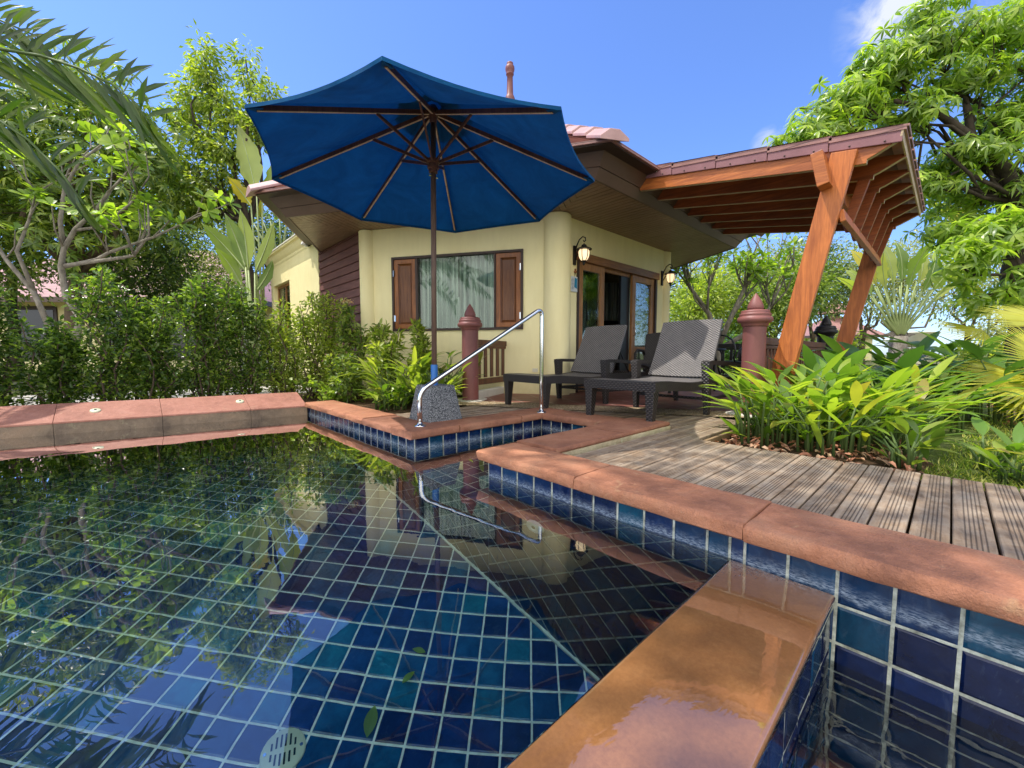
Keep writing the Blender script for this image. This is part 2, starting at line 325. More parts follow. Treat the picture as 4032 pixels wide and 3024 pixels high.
M['lf_paddle'] = mat_leaf('leaf_green_paddle', (0.035,0.075,0.016), (0.06,0.115,0.022), (0.10,0.16,0.035), 0.40, rough=0.35)
M['lf_ginger'] = mat_leaf('leaf_ginger', (0.036,0.085,0.012), (0.075,0.15,0.018), (0.15,0.235,0.035), 0.42, rough=0.32, yellow=0.06, hue=(0.40,0.36,0.06))
M['lf_ginger2'] = mat_leaf('leaf_ginger_deep', (0.028,0.075,0.012), (0.06,0.135,0.018), (0.14,0.22,0.035), 0.42, rough=0.32, yellow=0.04, hue=(0.34,0.27,0.07))
M['lf_heli'] = mat_leaf('leaf_dark_heliconia', (0.018,0.055,0.014), (0.034,0.09,0.02), (0.07,0.15,0.03), 0.36, rough=0.3)
M['lf_yellow'] = mat_leaf('leaf_yellow_fan', (0.17,0.21,0.02), (0.27,0.29,0.03), (0.40,0.37,0.05), 0.5, tcol=(1.6,1.6,0.5), rough=0.35)
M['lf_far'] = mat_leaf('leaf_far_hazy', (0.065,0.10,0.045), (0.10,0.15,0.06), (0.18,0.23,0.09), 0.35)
M['lf_dead'] = mat_leaf('leaf_dead_brown', (0.10,0.05,0.025), (0.19,0.11,0.06), (0.30,0.2,0.12), 0.2, tcol=(1.2,1.0,0.7), rough=0.7)
M['lf_grass'] = mat_leaf('grass_blade', (0.05,0.10,0.014), (0.10,0.17,0.026), (0.24,0.27,0.08), 0.35)
M['flower'] = mat_leaf('orange_flower', (0.5,0.16,0.05), (0.55,0.22,0.08), (0.6,0.3,0.12), 0.3, tcol=(1,1,1))
M['abs'] = mat_simple('cream_plastic', (0.62,0.64,0.46), (0.52,0.55,0.38), 5, 0.45, 0, 0.4, 0.05)
M['whiteplastic'] = mat_simple('white_plastic', (0.72,0.72,0.68), (0.66,0.66,0.62), 5, 0.4, 0, 0.4, 0.03)
M['paper'] = mat_simple('notice_paper', (0.62,0.66,0.68), (0.58,0.62,0.64), 5, 0.6, 0, 0.3, 0)
M['ink'] = mat_simple('notice_ink', (0.18,0.2,0.22), (0.14,0.16,0.18), 5, 0.6, 0, 0.3, 0)
M['notblue'] = mat_simple('notice_blue', (0.02,0.22,0.38), (0.018,0.19,0.33), 5, 0.5, 0, 0.3, 0)
def m_lampglass():
    m, nt, out = new_mat('lit_frosted_lamp_glass')
    e = nt.nodes.new('ShaderNodeEmission'); e.inputs[0].default_value = (1.0,0.72,0.40,1); e.inputs[1].default_value = 1.25
    p = principled(nt, None, (0.75,0.68,0.55), 0.3, 0, 0.5)
    a = nt.nodes.new('ShaderNodeAddShader'); lk(nt, p.outputs[0], a.inputs[0]); lk(nt, e.outputs[0], a.inputs[1]); lk(nt, a.outputs[0], out.inputs[0]); return m
M['lampglass'] = m_lampglass()
M['tv'] = mat_simple('black_screen', (0.006,0.006,0.007), (0.006,0.006,0.007), 3, 0.15, 0, 0.5, 0)
M['grating'] = mat_simple('dark_slot', (0.006,0.02,0.02), (0.004,0.014,0.014), 5, 0.8, 0, 0.2, 0)
def m_water(name, tint, bs, sc):
    m, nt, out = new_mat(name)
    v = coords(nt)
    h1 = noise(nt, coords(nt,(1,1.25,1),(0,0,0.5)), sc, 2, 0.45, 0.3); h2 = noise(nt, v, sc*4.3, 2, 0.5)
    nb = bump(nt, math_(nt, 'ADD', h1, math_(nt, 'MULTIPLY', h2, 0.10)), bs, 0.05)
    p = nt.nodes.new('ShaderNodeBsdfRefraction'); p.inputs['IOR'].default_value = 1.33; p.inputs['Roughness'].default_value = 0.0
    p.inputs['Color'].default_value = c4(tint); lk(nt, nb, p.inputs['Normal'])
    g = nt.nodes.new('ShaderNodeBsdfGlossy'); g.inputs['Roughness'].default_value = 0.0; lk(nt, nb, g.inputs['Normal'])
    f = nt.nodes.new('ShaderNodeFresnel'); f.inputs['IOR'].default_value = 1.33; lk(nt, nb, f.inputs['Normal'])
    mx = nt.nodes.new('ShaderNodeMixShader'); lk(nt, math_(nt, 'MINIMUM', math_(nt, 'MULTIPLY_ADD', f.outputs[0], 2.8, 0.085), 1.0), mx.inputs[0])
    lk(nt, p.outputs[0], mx.inputs[1]); lk(nt, g.outputs[0], mx.inputs[2])
    lk(nt, mx.outputs[0], out.inputs['Surface']); return m
M['water'] = m_water('pool_water', (0.80,0.98,0.98), 0.028, 2.6)
M['water2'] = m_water('basin_water', (0.9,0.97,1.0), 0.10, 6.0)

def m_film():
    """wet terracotta under a thin moving film of water"""
    m, nt, out = new_mat('ledge_under_water_film')
    v = coords(nt); f1 = noise(nt, v, 7, 8, 0.75, 0.2); f2 = noise(nt, v, 110, 5, 0.75)
    col = ramp(nt, f1, [(0.30,(0.245,0.105,0.033)),(0.52,(0.295,0.13,0.042)),(0.74,(0.345,0.165,0.06))])
    col = mixc(nt, 0.4, col, ramp(nt, f2, [(0.32,(0.55,0.5,0.45)),(0.66,(1.1,1.1,1.1))]), 'MULTIPLY')
    p = principled(nt, None, col, 0.5, 0, 0.2)
    h1 = noise(nt, coords(nt,(1,1.25,1),(0,0,0.5)), 2.4, 2, 0.45, 0.3); h2 = noise(nt, coords(nt,(1,3.0,1)), 9, 3, 0.55, 1.0)
    nb = bump(nt, math_(nt, 'ADD', h1, math_(nt, 'MULTIPLY', h2, 0.22)), 0.03, 0.05)
    g = nt.nodes.new('ShaderNodeBsdfGlossy'); g.inputs['Roughness'].default_value = 0.015; lk(nt, nb, g.inputs['Normal'])
    f = nt.nodes.new('ShaderNodeFresnel'); f.inputs['IOR'].default_value = 1.33; lk(nt, nb, f.inputs['Normal'])
    mx = nt.nodes.new('ShaderNodeMixShader'); lk(nt, math_(nt, 'MINIMUM', math_(nt, 'MULTIPLY_ADD', f.outputs[0], 2.8, 0.085), 1.0), mx.inputs[0])
    lk(nt, p.outputs[0], mx.inputs[1]); lk(nt, g.outputs[0], mx.inputs[2]); lk(nt, mx.outputs[0], out.inputs['Surface']); return m
M['ledge'] = m_film()

# ------------------------------------------------------------------ mesh building
ROOTLOC = {}
class MB:
    def __init__(s): s.v = []; s.f = []
    def add(s, vs, fs):
        o = len(s.v); s.v += [tuple(map(float, p)) for p in vs]; s.f += [tuple(i+o for i in f) for f in fs]; return s
    def box(s, c, size, rot=None):
        h = [x/2 for x in size]; P = []
        for sx in (-1,1):
            for sy in (-1,1):
                for sz in (-1,1):
                    p = Vector((sx*h[0], sy*h[1], sz*h[2]))
                    if rot is not None: p = rot @ p
                    P.append(p + Vector(c))
        return s.add(P, [(0,1,3,2),(4,6,7,5),(0,4,5,1),(2,3,7,6),(0,2,6,4),(1,5,7,3)])
    def bar(s, a, b, w, h, up=(0,0,1)):
        a = Vector(a); b = Vector(b); d = b-a; L = d.length; x = d.normalized(); u = Vector(up)
        y = u.cross(x)
        if y.length < 1e-5: y = Vector((0,1,0)).cross(x)
        y.normalize(); z = x.cross(y)
        return s.box((a+b)/2, (L,w,h), Matrix((x,y,z)).transposed())
    def prism(s, poly, off):            # polygon of 3D points extruded by a vector
        n = len(poly); off = Vector(off); P = [Vector(p) for p in poly]; P += [p+off for p in P[:n]]
        F = [tuple(range(n))[::-1], tuple(range(n,2*n))] + [(i,(i+1)%n,(i+1)%n+n,i+n) for i in range(n)]
        return s.add(P, F)
    def poly(s, pts): return s.add(pts, [tuple(range(len(pts)))])
    def tube(s, path, rad, seg=8, cap=True):
        path = [Vector(p) for p in path]; n = len(path)
        if isinstance(rad, (int,float)): rad = [rad]*n
        V = []; prev = None
        for i, p in enumerate(path):
            t = (path[min(i+1,n-1)] - path[max(i-1,0)])
            if t.length < 1e-9: t = Vector((0,0,1))
            t.normalize()
            if prev is None:
                a = t.orthogonal().normalized()
            else:
                a = prev - t*prev.dot(t)
                if a.length < 1e-6: a = t.orthogonal()
                a.normalize()
            prev = a; b = t.cross(a)
            for k in range(seg):
                q = 2*PI*k/seg; V.append(p + (a*math.cos(q)+b*math.sin(q))*rad[i])
        F = []
        for i in range(n-1):
            for k in range(seg):
                k2 = (k+1)%seg; F.append((i*seg+k, i*seg+k2, (i+1)*seg+k2, (i+1)*seg+k))
        if cap: F += [tuple(range(seg))[::-1], tuple((n-1)*seg+k for k in range(seg))]
        return s.add(V, F)
    def lathe(s, prof, c=(0,0,0), seg=24, axis=None):
        V = []; F = []; n = len(prof)
        for r, z in prof:
            for k in range(seg):
                a = 2*PI*k/seg; p = Vector((max(r,1e-4)*math.cos(a), max(r,1e-4)*math.sin(a), z))
                if axis is not None: p = axis @ p
                V.append(p + Vector(c))
        for i in range(n-1):
            for k in range(seg):
                k2 = (k+1)%seg; F.append((i*seg+k, i*seg+k2, (i+1)*seg+k2, (i+1)*seg+k))
        F += [tuple(range(seg))[::-1], tuple((n-1)*seg+k for k in range(seg))]
        return s.add(V, F)
    def grid(s, P):                     # P[i][j] points
        n = len(P); m = len(P[0]); V = [p for r in P for p in r]
        return s.add(V, [(i*m+j, i*m+j+1, (i+1)*m+j+1, (i+1)*m+j) for i in range(n-1) for j in range(m-1)])
    def build(s, name, mat, parent=None, smooth=False, bevel=0.0, seg=2):
        me = bpy.data.meshes.new(name)
        off = Vector(ROOTLOC.get(parent.name, (0,0,0))) if parent is not None else Vector((0,0,0))
        me.from_pydata([(p[0]-off.x, p[1]-off.y, p[2]-off.z) for p in s.v], [], s.f); me.update()
        bm = bmesh.new(); bm.from_mesh(me)
        if bevel > 0:
            ed = [e for e in bm.edges if len(e.link_faces) == 2 and e.calc_face_angle(0) > 0.6]
            bmesh.ops.bevel(bm, geom=ed, offset=bevel, segments=seg, affect='EDGES', profile=0.6, clamp_overlap=True)
        bmesh.ops.recalc_face_normals(bm, faces=bm.faces); bm.to_mesh(me); bm.free()
        return link(name, me, mat, parent, smooth)
def link(name, me, mat, parent=None, smooth=False):
    if mat is not None: me.materials.append(mat)
    if smooth:
        me.polygons.foreach_set('use_smooth', [True]*len(me.polygons))
        if smooth == 'auto':
            try: me.set_sharp_from_angle(angle=R_(40))
            except Exception: pass
    o = bpy.data.objects.new(name, me); COL.objects.link(o)
    if parent is not None:
        o.parent = parent; ROOTLOC[o.name] = ROOTLOC.get(parent.name, (0,0,0))
    return o
def thing(name, label, cat, loc=(0,0,0), group=None):
    o = bpy.data.objects.new(name, None); COL.objects.link(o); o.location = loc; o.empty_display_size = 0.1
    ROOTLOC[o.name] = tuple(loc); return tag(o, label, cat, group)
def tag(o, label, cat, group=None):
    o['label'] = label; o['category'] = cat
    if group: o['group'] = group
    return o
def struct(o): o['kind'] = 'structure'; return o
def copy_tree(o, parent=None):
    c = o.copy(); COL.objects.link(c)
    if parent is not None: c.parent = parent
    for ch in list(o.children): copy_tree(ch, c)
    return c
def np_mesh(name, V, F, mat, parent=None, smooth=False):
    me = bpy.data.meshes.new(name); V = np.asarray(V, dtype=np.float32); F = np.asarray(F, dtype=np.int32)
    if parent is not None: V = V - np.array(ROOTLOC.get(parent.name, (0,0,0)), dtype=np.float32)
    k = F.shape[1]
    me.vertices.add(len(V)); me.vertices.foreach_set('co', V.ravel())
    me.loops.add(F.size); me.loops.foreach_set('vertex_index', F.ravel())
    me.polygons.add(len(F)); me.polygons.foreach_set('loop_start', np.arange(0, F.size, k, dtype=np.int32))
    try: me.polygons.foreach_set('loop_total', np.full(len(F), k, dtype=np.int32))
    except Exception: pass
    me.update(calc_edges=True)
    return link(name, me, mat, parent, smooth)
# ------------------------------------------------------------------ foliage
def unit(a): return a/np.maximum(np.linalg.norm(a, axis=-1, keepdims=True), 1e-9)
class Leaves:
    def __init__(s): s.V = []; s.F = []; s.n = 0
    def add(s, P, D, N, L, W, fold=0.12, curl=0.15, shape='l'):
        P = np.asarray(P, float); n = len(P)
        if n == 0: return s
        D = unit(np.asarray(D, float)); S = unit(np.cross(D, np.asarray(N, float))); N = np.cross(S, D)
        L = np.broadcast_to(np.asarray(L, float), (n,))[:,None]; W = np.broadcast_to(np.asarray(W, float), (n,))[:,None]
        if shape == 'd':
            pts = [P, P+D*L*.45+S*W*.5+N*W*fold, P+D*L-N*L*curl, P+D*L*.45-S*W*.5+N*W*fold]
            V = np.stack(pts, 1).reshape(-1,3)
            f = np.array([[0,1,2],[0,2,3]])
            F = (np.arange(n)[:,None,None]*4 + f[None]).reshape(-1,3)
        else:
            ts = {'l':(0.33,0.68), 'o':(0.5,0.8), 's':(0.3,0.7)}[shape]; ws = {'l':(0.5,0.40), 'o':(0.36,0.5), 's':(0.5,0.46)}[shape]
            m1 = P+D*L*ts[0]-N*L*curl*ts[0]**2; m2 = P+D*L*ts[1]-N*L*curl*ts[1]**2; t = P+D*L-N*L*curl
            pts = [P, m1, m2, t, m1+S*W*ws[0]+N*W*fold, m2+S*W*ws[1]+N*W*fold, m1-S*W*ws[0]+N*W*fold, m2-S*W*ws[1]+N*W*fold]
            V = np.stack(pts, 1).reshape(-1,3)
            f = np.array([[0,4,1],[0,1,6],[1,4,5],[1,5,2],[1,2,7],[1,7,6],[2,5,3],[2,3,7]])
            F = (np.arange(n)[:,None,None]*8 + f[None]).reshape(-1,3)
        s.V.append(V); s.F.append(F + s.n); s.n += len(V); return s
    def build(s, name, mat, parent=None):
        return np_mesh(name, np.concatenate(s.V), np.concatenate(s.F), mat, parent)
def rdir(n): return unit(rng.normal(size=(n,3)))
def blob_points(blobs, n, inner=0.35):
    B = np.array([b[:3] for b in blobs], float); Rr = np.array([(b[3], b[3], b[3]*(b[4] if len(b) > 4 else 0.9)) for b in blobs], float)
    w = Rr.prod(1)**0.75; idx = rng.choice(len(B), n, p=w/w.sum())
    d = rdir(n); r = inner + (1-inner)*rng.random(n)**0.6
    r = r*(0.82+0.36*rng.random(n))
    return B[idx] + d*Rr[idx]*r[:,None], d, idx
def crown(blobs, clumps, per, L, W, spread, shape='d', up=0.35, droop=0.2, inner=0.35):
    lv = Leaves(); Pc, d, idx = blob_points(blobs, clumps, inner)
    c = np.repeat(Pc, per, 0); dd = np.repeat(d, per, 0); n = len(c)
    off = rng.normal(size=(n,3))*spread; P = c + off
    D = unit(unit(off)*0.8 + dd*0.5 + rdir(n)*0.6 - np.array([0,0,droop])); N = unit(rdir(n)*0.7 + np.array([0,0,up+0.4]))
    lv.add(P, D, N, L*(0.65+0.7*rng.random(n)), W*(0.7+0.6*rng.random(n)), 0.15, 0.15, shape)
    return lv, Pc
def whorls(centers, axes, per, L, W, elev=0.1, shape='l', curl=0.35, jitter=0.2, lv=None, fold=0.08):
    lv = lv or Leaves(); n = len(centers); A = unit(np.asarray(axes, float)); ref = np.where(np.abs(A[:,2:3]) > 0.9, np.array([[1,0,0]]), np.array([[0,0,1]]))
    E1 = unit(np.cross(A, ref)); E2 = np.cross(A, E1); ph = rng.random(n)*6.28
    for k in range(per):
        q = ph + 2*PI*k/per + rng.normal(size=n)*jitter
        rad = E1*np.cos(q)[:,None] + E2*np.sin(q)[:,None]
        D = unit(rad + A*(elev + rng.normal(size=n)*jitter)[:,None])
        lv.add(centers + A*0.01, D, A + rng.normal(size=(n,3))*0.1, L*(0.7+0.5*rng.random(n)), W*(0.8+0.4*rng.random(n)), fold, curl, shape)
    return lv
def jag(p, q, n, amp):
    p = np.array(p, float); q = np.array(q, float); out = []
    L = np.linalg.norm(q-p)
    for i in range(n+1):
        t = i/n; out.append(p*(1-t)+q*t + (rng.normal(size=3)*amp*L*math.sin(PI*t) if 0 < i < n else 0))
    return out
def limb_tubes(mb, p, q, r0, r1, n=5, amp=0.05, seg=6):
    pth = jag(p, q, n, amp); mb.tube(pth, [r0+(r1-r0)*i/n for i in range(n+1)], seg); return pth
def tree(name, label, base, fork, blobs, leafmat, clumps, per, L, W, spread, r0=0.14, bark='bark_brown', twigs=40, shape='d', group=None, inner=0.35, droop=0.2, whorl=None, cat='tree', limbs=()):
    t = thing(name, label, cat, base, group)
    tr = MB(); limb_tubes(tr, base, fork, r0, r0*0.65, 6, 0.03, 9)
    for b in blobs:
        c = np.array(b[:3]); limb_tubes(tr, fork, c, r0*(0.5 if not limbs else 0.16), r0*(0.14 if not limbs else 0.06), 6, 0.07, 6)
    for pth, ra, rb in limbs: tr.tube(pth, [ra+(rb-ra)*i/(len(pth)-1) for i in range(len(pth))], 9)
    if whorl:
        Pc, d, idx = blob_points(blobs, clumps, inner); ax = unit(d*0.6 + np.array([0,0,0.55]) + rng.normal(size=d.shape)*0.25)
        lv = whorls(Pc, ax, whorl, L, W, -0.12, 'l', 0.42)
    else:
        lv, Pc = crown(blobs, clumps, per, L, W, spread, shape, droop=droop, inner=inner)
        idx = np.array([np.argmin([np.linalg.norm(p-np.array(b[:3])) for b in blobs]) for p in Pc[:twigs]])
    for i in range(min(twigs, len(Pc))):
        b = np.array(blobs[idx[i]][:3]); limb_tubes(tr, b*0.8+np.array(fork)*0.2, Pc[i], r0*(0.13 if not limbs else 0.06), r0*0.03, 4, 0.06, 4)
    tr.build('trunk', M[bark], t, True); lv.build('crown', M[leafmat], t)
    return t
def blade(mb, p, d, up, L, W, arch=0.5, n=7, fold=0.18, tear=0.0, wpos=0.45, petiole=0.0, taper=1.0):
    """A single broad leaf blade bending down along its length (left / midrib / right strips)."""
    p = Vector(p); d = Vector(d).normalized(); up = Vector(up); s = d.cross(up).normalized(); u = s.cross(d).normalized()
    rows = []; pos = p.copy(); ang = 0.0
    for i in range(n+1):
        t = i/n; dirn = (d*math.cos(ang) - u*math.sin(ang)); nn = (u*math.cos(ang) + d*math.sin(ang))
        w = W*0.5*max(0.0, math.sin(PI*min(1.0, t**(math.log(0.5)/math.log(wpos)))))**0.95*taper
        if i == 0: w = W*0.03
        tl = 1-tear*random.random()*(0 < i < n); trr = 1-tear*random.random()*(0 < i < n)
        rows.append([pos + s*w*tl + nn*w*fold, pos.copy(), pos - s*w*trr + nn*w*fold])
        pos = pos + dirn*(L/n); ang += arch/n*(0.4+1.2*t)
    mb.grid(rows); return rows
def frond(stem, lv, path, n, L0, lw, hang=0.6, vertical=False, up_first=0.0):
    """feather palm frond: rachis tube plus two rows of long leaflets"""
    pth = [np.array(p, float) for p in path]; seg = np.array([np.linalg.norm(pth[i+1]-pth[i]) for i in range(len(pth)-1)]); cum = np.concatenate([[0], np.cumsum(seg)]); tot = cum[-1]
    stem.tube(path, [0.016*(1-0.75*c/tot)+0.002 for c in cum], 6)
    Ps = []; Ds = []; Ns = []; Ls = []
    for side in (-1, 1):
        for i in range(n):
            t = 0.06+0.94*(i+random.random()*0.5)/n; s_ = t*tot; k = min(np.searchsorted(cum, s_)-1, len(seg)-1); k = max(k,0); f = (s_-cum[k])/seg[k]
            p = pth[k]*(1-f)+pth[k+1]*f; tang = unit(pth[k+1]-pth[k]); sd = (np.array([0,0,1.0])-tang*tang[2] if vertical else unit(np.cross(tang, np.array([0,0,1.0]))))*side
            a = 0.55+0.35*t
            D = unit(tang*a + sd*(1.0-0.35*t) + np.array([0,0, up_first*(1-t) - hang*(0.35+0.5*random.random())]))
            if vertical:
                nv = unit(np.cross(tang, np.array([0,0,1.0]))); wob = rng.normal(size=3)*0.07
                D = unit(tang*(1.0 if side < 0 else 0.55) + np.array([0,0,side*(0.72 if side < 0 else 0.7)]) + nv*(0.12*math.sin(i*1.7)) + wob)
                Ps.append(p); Ds.append(D); Ns.append(unit(nv+rng.normal(size=3)*0.35)); Ls.append(L0*(1.0 if side < 0 else 0.62)*(0.6+0.55*math.sin(PI*min(1,0.15+0.75*t)))*(0.9+0.2*random.random())); continue
            Ps.append(p); Ds.append(D); Ns.append(unit(np.array([0,0,1.0])+sd*(-0.4)+rng.normal(size=3)*0.15)); Ls.append(L0*(0.55+0.75*math.sin(PI*min(1,0.15+0.8*t)))*(0.85+0.3*random.random()))
    lv.add(Ps, Ds, Ns, np.array(Ls), lw, 0.22, 0.30, 's')
def fan_leaf(mb, c, axis, up, Rr, n=26, spread=2.4, drop=0.10, wid=0.9, split=0.5):
    """pleated fan palm leaf centred at c; axis = middle finger, up = leaf normal"""
    c = Vector(c); a = Vector(axis).normalized(); u = Vector(up); s = a.cross(u).normalized(); u = s.cross(a).normalized()
    for k in range(n):
        q = -spread/2 + spread*k/(n-1); L = Rr*(0.82+0.18*math.cos(q*0.8))*(0.93+0.12*random.random()); w = spread/(n-1)*wid
        d = a*math.cos(q)+s*math.sin(q); e = -a*math.sin(q)+s*math.cos(q)
        pts = []
        for t, ww, pl in ((0.04,1,0.35),(split,1,0.35),(0.8,0.62,0.25),(1.0,0.0,0.0)):
            r = L*t; hw = r*w*0.5*ww if t <= split else L*split*w*0.5*(1.15*(1-t)/(1-split))
            z = -drop*Rr*t*t - (0.05*Rr*random.random() if t == 1.0 else 0)
            pts.append([c+d*r+e*hw+u*(z-hw*pl), c+d*r+u*(z+hw*pl), c+d*r-e*hw+u*(z-hw*pl)])
        mb.grid(pts)
# ------------------------------------------------------------------ camera, light, sky
CAM = (-1.442, -2.561, 0.5995)
def setup():
    yaw, pitch, roll = 0.8206, -0.0738, -0.0003
    f = Vector((math.cos(yaw)*math.cos(pitch), math.sin(yaw)*math.cos(pitch), math.sin(pitch)))
    r = Vector((math.sin(yaw), -math.cos(yaw), 0)); u = r.cross(f)
    cam = bpy.data.cameras.new('camera'); cam.sensor_width = 36; cam.lens = 1608.2/4032*36; cam.clip_start = 0.02; cam.clip_end = 2000
    co = bpy.data.objects.new('camera', cam); COL.objects.link(co)
    co.matrix_world = Matrix(((r.x,u.x,-f.x,CAM[0]),(r.y,u.y,-f.y,CAM[1]),(r.z,u.z,-f.z,CAM[2]),(0,0,0,1)))
    scene.camera = co
    az, el = R_(139), R_(65)
    sd = Vector((math.cos(az)*math.cos(el), math.sin(az)*math.cos(el), math.sin(el)))
    L = bpy.data.lights.new('sun', 'SUN'); L.energy = SUN; L.angle = R_(0.53); L.color = (1.0, 0.945, 0.86)
    lo = bpy.data.objects.new('sun', L); COL.objects.link(lo); lo.rotation_euler = (-sd).to_track_quat('-Z', 'Y').to_euler(); lo.location = (0,0,30)
    w = bpy.data.worlds.new('World'); scene.world = w; w.use_nodes = True; nt = w.node_tree; nt.nodes.clear()
    out = nt.nodes.new('ShaderNodeOutputWorld'); bg = nt.nodes.new('ShaderNodeBackground'); sky = nt.nodes.new('ShaderNodeTexSky')
    sky.sky_type = 'NISHITA'; sky.sun_disc = False; sky.sun_elevation = el; sky.sun_rotation = PI/2-az
    sky.altitude = 0; sky.air_density = 1.0; sky.dust_density = 0.5; sky.ozone_density = 3.0
    # thin cloud wisps (in the sky's own direction space)
    tc = nt.nodes.new('ShaderNodeTexCoord'); nrm = nt.nodes.new('ShaderNodeVectorMath'); nrm.operation = 'NORMALIZE'; lk(nt, tc.outputs['Generated'], nrm.inputs[0])
    mask = None
    for dv, rad in (((0.862,0.065,0.505),0.10), ((0.885,0.25,0.385),0.035)):
        ds = nt.nodes.new('ShaderNodeVectorMath'); ds.operation = 'DISTANCE'; lk(nt, nrm.outputs[0], ds.inputs[0]); ds.inputs[1].default_value = dv
        mk = nt.nodes.new('ShaderNodeMapRange'); mk.inputs['From Min'].default_value = rad; mk.inputs['From Max'].default_value = 0.0; lk(nt, ds.outputs['Value'], mk.inputs['Value'])
        mask = mk.outputs[0] if mask is None else math_(nt, 'MAXIMUM', mask, mk.outputs[0])
    mp = nt.nodes.new('ShaderNodeMapping'); mp.inputs['Scale'].default_value = (5,9,14); mp.inputs['Rotation'].default_value = (0.3,0.2,0.5); lk(nt, nrm.outputs[0], mp.inputs[0])
    cn = noise(nt, mp.outputs[0], 1.6, 6, 0.6, 0.6)
    cf = math_(nt, 'MULTIPLY', ramp(nt, cn, [(0.40,(0,0,0)),(0.66,(1,1,1))]), mask)
    # unseen bright cloud added behind and above the photographer to fill the shade
    ds = nt.nodes.new('ShaderNodeVectorMath'); ds.operation = 'DISTANCE'; lk(nt, nrm.outputs[0], ds.inputs[0]); ds.inputs[1].default_value = (-0.62,-0.58,0.53)
    mk = nt.nodes.new('ShaderNodeMapRange'); mk.inputs['From Min'].default_value = 1.15; mk.inputs['From Max'].default_value = 0.75; lk(nt, ds.outputs['Value'], mk.inputs['Value'])
    cn2 = noise(nt, nrm.outputs[0], 2.6, 6, 0.6, 0.4)
    back = math_(nt, 'MULTIPLY', ramp(nt, cn2, [(0.30,(0,0,0)),(0.50,(1,1,1))]), mk.outputs[0])
    tint = mixc(nt, 1.0, sky.outputs[0], SKYTINT, 'MULTIPLY')
    sk1 = mixc(nt, math_(nt, 'MINIMUM', math_(nt, 'MULTIPLY', cf, 1.6), 0.9), tint, (6.3,6.6,7.0))
    lk(nt, mixc(nt, back, sk1, (FILL_CLOUD, FILL_CLOUD*0.985, FILL_CLOUD*0.95)), bg.inputs['Color'])
    bg.inputs['Strength'].default_value = SKY
    lk(nt, bg.outputs[0], out.inputs['Surface'])
    scene.view_settings.view_transform = 'Standard'; scene.view_settings.look = 'None'; scene.view_settings.exposure = 0; scene.view_settings.gamma = 1
    cy = scene.cycles; cy.use_denoising = True; cy.max_bounces = 10; cy.transparent_max_bounces = 16; cy.transmission_bounces = 8; cy.glossy_bounces = 5; cy.diffuse_bounces = 4
    cy.sample_clamp_indirect = 6; cy.blur_glossy = 0.3
    try: cy.denoiser = 'OPENIMAGEDENOISE'; cy.denoising_input_passes = 'RGB_ALBEDO_NORMAL'
    except Exception: pass
FILL_CLOUD = 16.0
SUN, SKY, SKYTINT = 5.0, 0.15, (1.12, 1.36, 1.95)
setup()
# ------------------------------------------------------------------ terrain sheets
BIG = 400
def sheet(name, quads, z, mat):
    mb = MB()
    for q in quads: mb.poly([(x,y,z) for x,y in q])
    return struct(mb.build(name, M[mat]))
sheet('ground', [[(1.62,-BIG),(BIG,-BIG),(BIG,BIG),(1.62,BIG)], [(-4.5,2.95),(1.62,2.95),(1.62,BIG),(-4.5,BIG)], [(-BIG,-BIG),(-4.5,-BIG),(-4.5,BIG),(-BIG,BIG)], [(-4.5,-BIG),(1.62,-BIG),(1.62,-4.5),(-4.5,-4.5)]], -0.034, 'ground')
sheet('soil', [[(0.02,-4.5),(1.62,-4.5),(1.62,-0.84),(0.02,-0.84)], [(0.02,0.02),(1.62,0.02),(1.62,2.95),(0.02,2.95)], [(1.34,-0.84),(1.62,-0.84),(1.62,0.02),(1.34,0.02)]], -0.034, 'soil')
sheet('garden_soil', [[(1.29,-2.75),(2.2,-2.4),(4.6,-2.3),(4.6,-1.5),(1.29,-1.49)], [(-4.4,2.98),(0.3,2.55),(0.3,0.97),(1.3,0.97),(1.62,2.2),(1.1,3.9),(0.9,4.3),(-4.4,4.6)]], -0.024, 'soil')
sheet('lawn', [[(1.29,-5.5),(9.5,-7.5),(9.5,-1.8),(4.6,-2.3),(2.2,-2.4),(1.29,-2.75)]], -0.028, 'lawn')
sheet('garden_path', [[(-14,5.4),(0.95,4.5),(0.95,6.3),(-14,8.6)], [(9.6,-7),(13.5,-7),(13.0,0.5),(9.6,0.5)]], -0.022, 'path')

